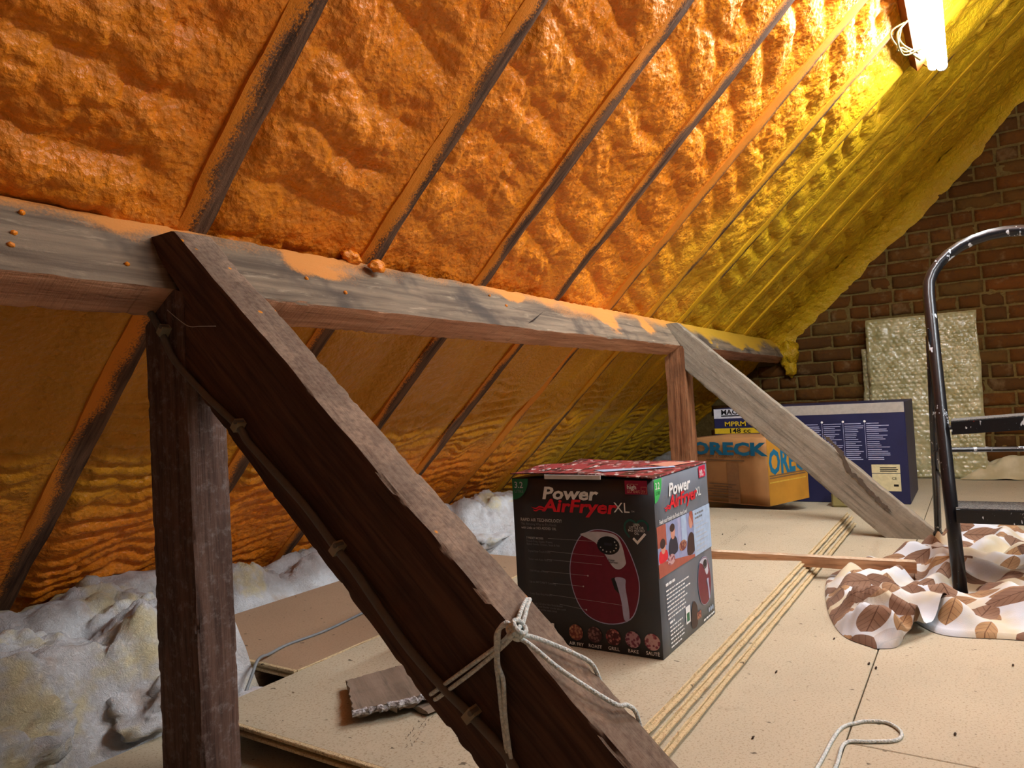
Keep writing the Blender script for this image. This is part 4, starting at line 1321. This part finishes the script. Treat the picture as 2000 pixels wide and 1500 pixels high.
# crumpled white packing sheet at the wall foot
xs = np.linspace(4.78, 5.03, 50); ys = np.linspace(-.75, .10, 120)
X, Y = np.meshgrid(xs, ys, indexing='ij')
env = sst(4.78, 4.86, X + .03 * vnoise(Y * 9, X * 4, None, 3)) * sst(.10, .02, Y + .03 * vnoise(X * 9, Y * 5, None, 4))
Z = .003 + env * (.045 + .05 * np.abs(fbm(X * 9, Y * 7, None, 90, 3)) + .03 * vnoise(X * 5, Y * 4, None, 95))
m_ = M('packing_foam_sheet', .6, .3); m_.col(m_.mix(m_.ramp(m_.noise(m_.obj(), 9, 3), .35, .65), srgb(214, 204, 170), srgb(190, 178, 140)))
tag(obj('packing_sheet', mesh('packing_sheet', np.stack([X, Y, Z], -1).reshape(-1, 3), gridfaces(50, 120), smooth=True), m_.m), 'crumpled pale packing sheet lying along the foot of the brick wall', 'sheet')

# ------------------------------------------------------------------ step ladder
def ladder():
    root = empty('step_ladder', (2.10, -.10, 0)); tag(root, 'black tubular step ladder with paint splashes standing on the cloth', 'ladder')
    bl = M('black_enamel', .28, .5)
    p = bl.pos()
    n1 = bl.noise(bl.map(p, (1, 1, .5)), 42, 3, .6); n2 = bl.noise(p, 260, 2); n3 = bl.noise(p, 33, 2)
    c = bl.mix(bl.ramp(n1, .635, .67), srgb(20, 21, 26), srgb(206, 214, 222))
    c = bl.mix(bl.ramp(n2, .74, .78), c, srgb(170, 180, 192))
    c = bl.mix(bl.math('MULTIPLY', bl.ramp(n3, .72, .74), .8), c, srgb(150, 50, 34))
    bl.col(c)
    rub = flat('black_rubber', (22, 22, 24), .8)
    grit = M('grey_tread_mat', .9, .1); grit.col(grit.mix(grit.ramp(grit.noise(grit.pos(), 300, 2), .4, .6), srgb(120, 118, 112), srgb(70, 70, 70)))
    yl, yr = .066, -.265
    r = .0162
    def rail(z): return 2.10 + .40 * z / .92                # x of the front rail at height z
    yc = (yl + yr) / 2; ry = (yl - yr) / 2
    pts = [(rail(.02), yl - .006, .02), (rail(.3), yl + .008, .3), (rail(.6), yl + .022, .6), (rail(.82), yl + .032, .82)]
    arc = []
    for k in range(1, 16):
        a = math.pi * k / 16
        arc.append((rail(.83 + .16 * math.sin(a)), yc + .002 + (ry + .032) * math.cos(a), .83 + .16 * math.sin(a)))
    pr = [(q[0], 2 * yc - q[1], q[2]) for q in pts[::-1]]
    v, f = tube(np.array(pts + arc + pr), r, 12)
    hoop = part('hoop_rail', v, f, bl.m, root, smooth=True)
    for s in (1, -1):
        yb = yc + s * (ry - .006)
        v, f = tube([(2.098, yb, .0), (2.11, yb, .035)], .0185, 12); part('rubber_foot', v, f, rub, root, parent=hoop)
        # rear leg
        v, f = tube([(2.965, yc + s * (ry + .075), .01), (2.43, yc + s * (ry + .035), .70)], .0115, 10)
        leg = part('rear_leg', v, f, bl.m, root, smooth=True)
        v, f = tube([(2.968, yc + s * (ry + .0755), .0), (2.955, yc + s * (ry + .0745), .03)], .015, 10); part('rubber_foot', v, f, rub, root, parent=leg)
        # hinge plate
        y_ = yc + s * (ry + .034)
        v, f = boxmesh(2.375, 2.425, min(y_, y_ + s * .004), max(y_, y_ + s * .004), .60, .72, .001); part('hinge_plate', v, f, bl.m, root)
        # folding stay
        v, f = tube([(rail(.27), yc + s * (ry - .002), .27), (2.76, yc + s * (ry + .055), .27)], .005, 8); part('stay', v, f, bl.m, root)
    v, f = tube([(2.70, yl + .06, .345), (2.70, yr - .06, .345)], .008, 8); part('rear_crossbar', v, f, bl.m, root)
    for z, dp, tip in ((.235, .15, .0), (.455, .16, .018)):
        x_ = rail(z) - .035
        ya, yb = yr + .012, yl - .006
        def stp(za, zb_, xa, xb):
            vv = []
            for xx in (xa, xb):
                for yy, dz in ((ya, tip), (yb, 0)):
                    vv += [(xx, yy, za + dz), (xx, yy, zb_ + dz)]
            return vv, [(0, 1, 3, 2), (4, 6, 7, 5), (0, 4, 5, 1), (2, 3, 7, 6), (0, 2, 6, 4), (1, 5, 7, 3)]
        t = obj('tread', mesh('tread', *merge(stp(z - .034, z, x_, x_ + .004), stp(z - .004, z, x_ + .004, x_ + dp), stp(z - .026, z, x_ + dp - .004, x_ + dp)), off=root.location), bl.m, root)
        v, f = stp(z + .0004, z + .003, x_ + .008, x_ + dp - .008)
        part('tread_mat', v, f, grit.m, root, parent=t)
    for z in (.235, .455):
        for yy in (yl - .004, yr + .010):
            v, f = tube([(rail(z), yy - .008, z - .016), (rail(z), yy + .02, z - .016)], .006, 8); part('bolt', v, f, bl.m, root)
ladder()

# ------------------------------------------------------------------ patterned cloth heaped round the ladder
def cloth():
    FAB = fabric_material()
    cen = np.array([2.36, -.12])
    out = [(1.715, .213), (1.79, .292), (2.02, .36), (2.33, .40), (2.50, .33), (2.64, .24), (2.98, .10), (3.05, -.1), (3.02, -.5), (2.6, -.72), (2.1, -.66), (1.86, -.4), (1.89, -.08), (1.865, .09), (1.96, .165), (1.84, .165), (1.745, .175)]
    o = catmull([np.array([a, b, 0]) for a, b in out + out[:1]], 14)[:-1, :2]
    n = len(o); m = 90
    V = np.zeros((n, m, 3)); UV = np.zeros((n, m, 2))
    R = np.linspace(1, .015, m)
    for j, r in enumerate(R):
        q = cen + (o - cen) * r
        V[:, j, 0] = q[:, 0]; V[:, j, 1] = q[:, 1]
    x, y = V[..., 0], V[..., 1]
    per = np.sqrt(((o - cen) ** 2).sum(1))[:, None] * (1 - R)[None, :]
    env = sst(0, .07, per)
    wx = x + .10 * fbm(x * 3, y * 3, None, 201, 2); wy = y + .10 * fbm(x * 3, y * 3, None, 202, 2)
    w1 = .5 + .5 * np.sin(2 * math.pi * ((x * .35 + y * .94) / .155 + .55 * fbm(x * 3.1, y * 3.1, None, 203, 2)))
    w2 = .5 + .5 * np.sin(2 * math.pi * ((x * .9 - y * .43) / .12 + .6 * fbm(x * 4, y * 4, None, 204, 2)))
    mk = sst(-.35, .35, vnoise(x * 4.5, y * 4.5, None, 206))
    fold = w1 ** 1.7 * mk + w2 ** 1.7 * (1 - mk)
    h = .008 + env * (.048 * fold + .016 * sst(.2, -.2, y) + .013 * fbm(x * 11, y * 11, None, 205, 3) + .012)
    # the tongue of cloth lying forward: rounded, puffed, with a pinch
    tg = np.exp(-(((x - 1.86) / .16) ** 2 + ((y - .25) / .075) ** 2))
    h = h + .020 * tg * np.clip(sst(0, .03, per), 0, 1) - .012 * np.exp(-(((y - .255 + .25 * (x - 1.86)) / .009) ** 2)) * tg
    # pressed down by the ladder feet and the batten
    for fx, fy in ((2.10, .06), (2.965, .14)):
        h = h - (h - .006) * np.exp(-(((x - fx) ** 2 + (y - fy) ** 2) / .0012))
    h = h * (1 - .8 * sst(2.22, 2.26, x) * sst(2.45, 2.41, x) * sst(.12, .16, y)) + .003
    rim = np.where(per < 1e-6, 0, 1)
    V[..., 2] = np.where(rim > 0, h, .0015)
    ang = .5
    UV[..., 0] = (x * math.cos(ang) - y * math.sin(ang)) + .5 * h; UV[..., 1] = (x * math.sin(ang) + y * math.cos(ang)) + .7 * h
    idx = np.arange(n * m).reshape(n, m)
    F = []
    for i in range(n):
        a, b = idx[i], idx[(i + 1) % n]
        for j in range(m - 1):
            F.append((a[j], a[j + 1], b[j + 1], b[j]))
    F = np.array(F)
    me = mesh('printed_cloth', V.reshape(-1, 3), F, smooth=True)
    uvl = me.uv_layers.new(name='UVMap')
    li = np.zeros(len(me.loops), dtype=np.int32); me.loops.foreach_get('vertex_index', li)
    uvl.data.foreach_set('uv', UV.reshape(-1, 2)[li].astype(np.float32).ravel())
    tag(obj('printed_cloth', me, FAB), 'white cloth with brown leaf print crumpled round the ladder feet', 'cloth')
cloth()

# ------------------------------------------------------------------ loose batten
p0 = np.array([2.16, .95, ST + .001]); p1 = np.array([2.335, .17, .024])
Ld = (p1 - p0); Lb = np.linalg.norm(Ld); Ld /= Lb
Wd_ = np.cross(Ld, [0, 0, 1]); Wd_ /= np.linalg.norm(Wd_); Vd = np.cross(Wd_, Ld)
v, f, g = timber(p0, Ld, Vd, -Wd_,   .032, .034, 0, Lb, 50, 4, 4, .0008, .002, 33)
tag(obj('timber_batten', mesh('timber_batten', v, f, gr=g), WOOD_BATTEN), 'loose sawn timber batten lying from the board stack onto the cloth', 'batten')

# ------------------------------------------------------------------ scrap of wood on the stack
poly = [(.955, 1.018), (.852, .893), (.905, .845), (.985, .795), (1.10, .90), (1.075, .955), (1.02, .985)]
n = 60
def scrap():
    root = empty('wood_scrap', (.96, .92, ST)); tag(root, 'grey broken scrap of board with pale splintered edge behind the dark strut', 'scrap')
    o = np.array(poly); c = o.mean(0)
    dense = []
    for i in range(len(o)):
        a, b = o[i], o[(i + 1) % len(o)]
        for k in range(14):
            q = a + (b - a) * k / 14
            dense.append(q + .0022 * rng.standard_normal(2) * (1 if k else .3))
    d = np.array(dense)
    slope = lambda q: .018 + .012 * ((1.02 - q[:, 1]) / .2)
    tp = np.c_[d, ST + slope(d)]
    d2 = c + (d - c) * .97
    bt = np.c_[d2, np.maximum(ST + slope(d2) - .013 + .003 * rng.standard_normal(len(d2)), ST + .0006)]
    N = len(d); V = np.concatenate([tp, bt])
    g = np.stack([V[:, 0] * .6 + V[:, 1] * .8, V[:, 0] * .8 - V[:, 1] * .6, V[:, 2]], 1)
    me = mesh('board_piece', V, [tuple(range(N)), tuple(range(2 * N - 1, N - 1, -1))] + [(i, N + i, N + (i + 1) % N, (i + 1) % N) for i in range(N)], off=root.location, gr=g)
    obj('board_piece', me, WOOD_SCRAP, root)
    m = M('splintered_white_edge', .8); m.col(m.mix(m.ramp(m.noise(m.pos(), 150, 4, .7), .4, .6), srgb(206, 204, 206), srgb(120, 112, 108))); m.normal(m.bump(m.noise(m.pos(), 120, 4), .9, .006))
    e = [np.r_[tp[i][:2], tp[i][2] - .005] for i in range(14, 43)]
    pts = np.array(e); pts = pts + .001 * rng.standard_normal(pts.shape)
    rr = .0055 + .0009 * rng.standard_normal(len(pts)).clip(-1, 1)
    v, f = tube(pts, rr, 7); part('splintered_edge', v, f, m.m, root)
    v, f, g = timber((.93, .80, ST + .0006), (.9, -.2, 0), (0, 0, 1), (.2, .9, 0), .012, .05, 0, .16, 8, 2, 2, seed=41)
    part('splinter', v, f, WOOD_SCRAP, root, gr=g)
scrap()

# ------------------------------------------------------------------ cables and cords
GREYC = flat('grey_cable_sheath', (128, 132, 134), .45)
DARKC = flat('dusty_cable_sheath', (98, 89, 80), .6)
CLIPM = flat('cable_clip_plastic', (146, 132, 108), .5)
CORD = M('braided_cord', .8, .2)
CORD.col(CORD.mix(CORD.ramp(CORD.noise(CORD.obj(), 300, 2), .35, .65), srgb(222, 226, 220), srgb(188, 196, 194)))
CORD.normal(CORD.bump(CORD.vor(CORD.obj(), 420), .6, .002)); CORD = CORD.m

def cable_on_strut():
    xf = .6525
    root = empty('strut_cable', (xf, 1.093, .738)); tag(root, 'dusty grey cable clipped along the dark face of the big strut', 'cable')
    pts = [(xf, 1.10, .75), (xf, 1.067, .709), (xf, 1.036, .664), (xf, .968, .605), (xf, .893, .555), (xf, 0.8716, 0.5321), (xf, 0.8203, 0.4922), (xf, 0.7575, 0.4433), (xf, 0.7036, 0.3919), (xf, 0.6741, 0.3665), (xf, 0.6221, 0.3123), (xf, 0.5857, 0.2777), (xf, 0.5417, 0.2439), (xf, 0.5024, 0.2185), (xf, 0.4681, 0.1942), (xf, 0.4518, 0.1788), (xf, .415, .125), (xf, .37, .06), (xf, .34, .01)]
    pts = pts[:3] + [(a, b - .0035, c + .0035) for a, b, c in pts[3:]]
    v, f = tube(catmull(pts, 6), .0055, 8); part('cable', v, f, DARKC, root, smooth=True)
    for (y, z) in ((1.067, .709), (.893, .555), (0.7036, 0.3919), (0.5024, 0.2185)):
        d = np.array([-.72, -.69]); q = np.array([.69, -.72])
        c = np.array([y - .0035, z + .0035])
        V = []
        for x_ in (xf - .0075, xf + .008):
            for s_, t_ in ((-1, -1), (1, -1), (1, 1), (-1, 1)):
                p = c + d * .0055 * s_ + q * (.0085 * t_ - .002)
                V.append((x_, p[0], p[1]))
        clip = part('cable_clip', V, [(0, 3, 2, 1), (4, 5, 6, 7)] + [(i, (i + 1) % 4, 4 + (i + 1) % 4, 4 + i) for i in range(4)], CLIPM, root)
        cc = c - q * .009
        v, f = tube([(xf - .010, cc[0], cc[1]), (xf + .004, cc[0], cc[1])], .0032, 8); part('clip_nail', v, f, DARKC, root, parent=clip)
cable_on_strut()

zc = 2 * T + .0165 + .0032
pts = [(.885, 1.236, .012), (.93, 1.262, .045), (.967, 1.285, zc + .012), (1.02, 1.315, zc + .003), (1.084, 1.335, zc), (1.189, 1.33, zc), (1.344, 1.352, zc), (1.5, 1.37, zc), (1.72, 1.35, zc)]
v, f = tube(catmull(pts, 8), .0032, 8)
tag(obj('loose_cable', mesh('loose_cable', v, f, smooth=True), GREYC), 'thin pale grey cable curving over the brownish board', 'cable')

def cord_on_strut():
    root = empty('tied_cord', (.655, .436, .331)); tag(root, 'white cord knotted round the big dark strut with hanging ends', 'cord')
    r = .0026; xf = .6545
    strands = [
        [(xf + .003, .560, .233), (xf - .001, .548, .241), (xf - .002, .494, .279), (xf - .002, .452, .309), (xf - .003, .434, .327)],
        [(xf + .003, .554, .228), (xf - .001, .543, .235), (xf - .002, .492, .272), (xf - .002, .453, .303), (xf - .003, .432, .322)],
        [(xf - .003, .434, .326), (xf - .005, .441, .333), (xf - .008, .449, .326), (xf - .006, .453, .310), (xf - .004, .456, .286), (xf - .003, .451, .268), (xf - .003, .451, .230), (xf - .003, .446, .175), (xf - .003, .443, .135)],
        [(xf - .003, .432, .323), (xf - .006, .443, .330), (xf - .009, .452, .322), (xf - .006, .456, .306), (xf - .003, .459, .284), (xf - .003, .457, .262), (xf - .003, .455, .229), (xf - .003, .450, .175), (xf - .003, .448, .13)],
        [(.655, .433, .329), (.672, .438, .337), (.690, .4445, .3415), (.703, .448, .3435), (.712, .450, .341)],
        [(.657, .428, .325), (.675, .434, .333), (.692, .441, .3385), (.706, .446, .3425), (.712, .450, .341)],
        [(.650, .431, .322), (.668, .418, .3145), (.690, .4035, .3005), (.706, .390, .2885), (.722, .378, .274), (.730, .372, .25)],
        [(.649, .430, .320), (.655, .415, .3105), (.667, .384, .2835), (.699, .343, .2455), (.715, .335, .239), (.7275, .330, .226), (.731, .327, .20)],
    ]
    for s_ in strands:
        v, f = tube(catmull(s_, 8), r, 7); part('cord_strand', v, f, CORD, root, smooth=True)
    # strand pair over the top face and round the back
    # knot: a few tight turns
    kc = np.array([.6515, .4315, .3245])
    for k in range(4):
        a = np.array([.010, 0, 0]); b = np.array([0, .006, .006]); off = np.array([0, .0042, -.0042]) * (k - 1.5) * .9
        if k == 3: a, b, off = np.array([.002, .008, -.006]), np.array([.0075, 0, .002]), np.array([-.002, 0, 0])
        P = [kc + off + a * math.cos(t) * .75 + b * math.sin(t) for t in np.linspace(0, 2 * math.pi * .97, 18)]
        v, f = tube(P, r * 1.05, 7); part('knot_turn', v, f, CORD, root, smooth=True)
cord_on_strut()

pts = [(1.02, .24, .003), (1.149, .231, .003), (1.283, .222, .003), (1.325, .2, .003), (1.34, .182, .003), (1.345, .155, .003), (1.318, .134, .003), (1.285, .139, .003), (1.262, .175, .003), (1.241, .207, .003), (1.161, .208, .003), (1.04, .212, .003)]
v, f = tube(catmull(pts, 8), .0028, 8)
tag(obj('cord_loop', mesh('cord_loop', v, f, smooth=True), CORD), 'loop of thin white cord lying on the floor at the bottom', 'cord')

# thin stray wire by the strut top
v, f = tube(catmull([(.652, 1.05, .745), (.649, 1.02, .728), (.645, .985, .712), (.64, .95, .708), (.638, .91, .704)], 6), .0006, 5)
tag(obj('stray_wire', mesh('stray_wire', v, f), flat('thin_wire', (170, 160, 150), .5)), 'hair-thin stray wire sticking out beside the strut top', 'wire')

# bits of debris
DEB = flat('dark_debris', (62, 48, 36), .9)
top_sheet = bpy.data.objects['chipboard_sheet.002']
STAMP = flat('faded_stamp_ink', (104, 92, 76), .9)
r_ = random.Random(8)
for (xa, ya, xb, yb) in ((.835, .755, .985, .815), (2.42, .74, 2.80, .755)):
    V = []; F = []
    d = np.array([xb - xa, yb - ya]); L_ = np.linalg.norm(d); d /= L_; q = np.array([-d[1], d[0]])
    for row in range(3):
        t = 0
        while t < L_:
            l = r_.uniform(.003, .010)
            if r_.random() < .75:
                o_ = np.array([xa, ya]) + d * t + q * (row * .008 + r_.uniform(0, .002)); e_ = o_ + d * l + q * r_.uniform(-.001, .003)
                b0 = len(V)
                for p_, k_ in ((o_, 0), (e_, 0), (e_, 1), (o_, 1)):
                    V.append((p_[0] + q[0] * .0011 * k_, p_[1] + q[1] * .0011 * k_, ST + .0004))
                F.append((b0, b0 + 1, b0 + 2, b0 + 3))
            t += l + r_.uniform(.001, .004)
    part('stamp_mark', V, F, STAMP, top_sheet)
dl = ['tiny dark crumb just left of the floor joint below the cloth', 'tiny dark crumb on the floor joint below the cloth', 'dark crumb on the board stack behind the batten', 'dark crumb on the floor beside the tongue of cloth', 'dark crumb right of the cord loop', 'dark crumb on the floor right of the joint near the cloth hem', 'dark crumb between the board stack and the cord loop', 'dark crumb on the floor by the stack edge', 'small dark crumb on the board stack near the carton side']
for k, (x, y, z) in enumerate([(1.62, .215, 0), (1.60, .20, 0), (2.6, .80, ST), (1.75, .30, 0), (1.35, .06, 0), (1.72, -.03, 0), (1.2, .34, 0), (1.5, .37, 0), (2.45, .68, ST)]):
    v, f = blob((x, y, z + .002), .0028, 300 + k, (1.9, .7, .5), .6, 2, 2)
    tag(obj('debris_crumb', mesh('debris_crumb', v, f), DEB), dl[k], 'debris', 'crumbs of debris on the boards')
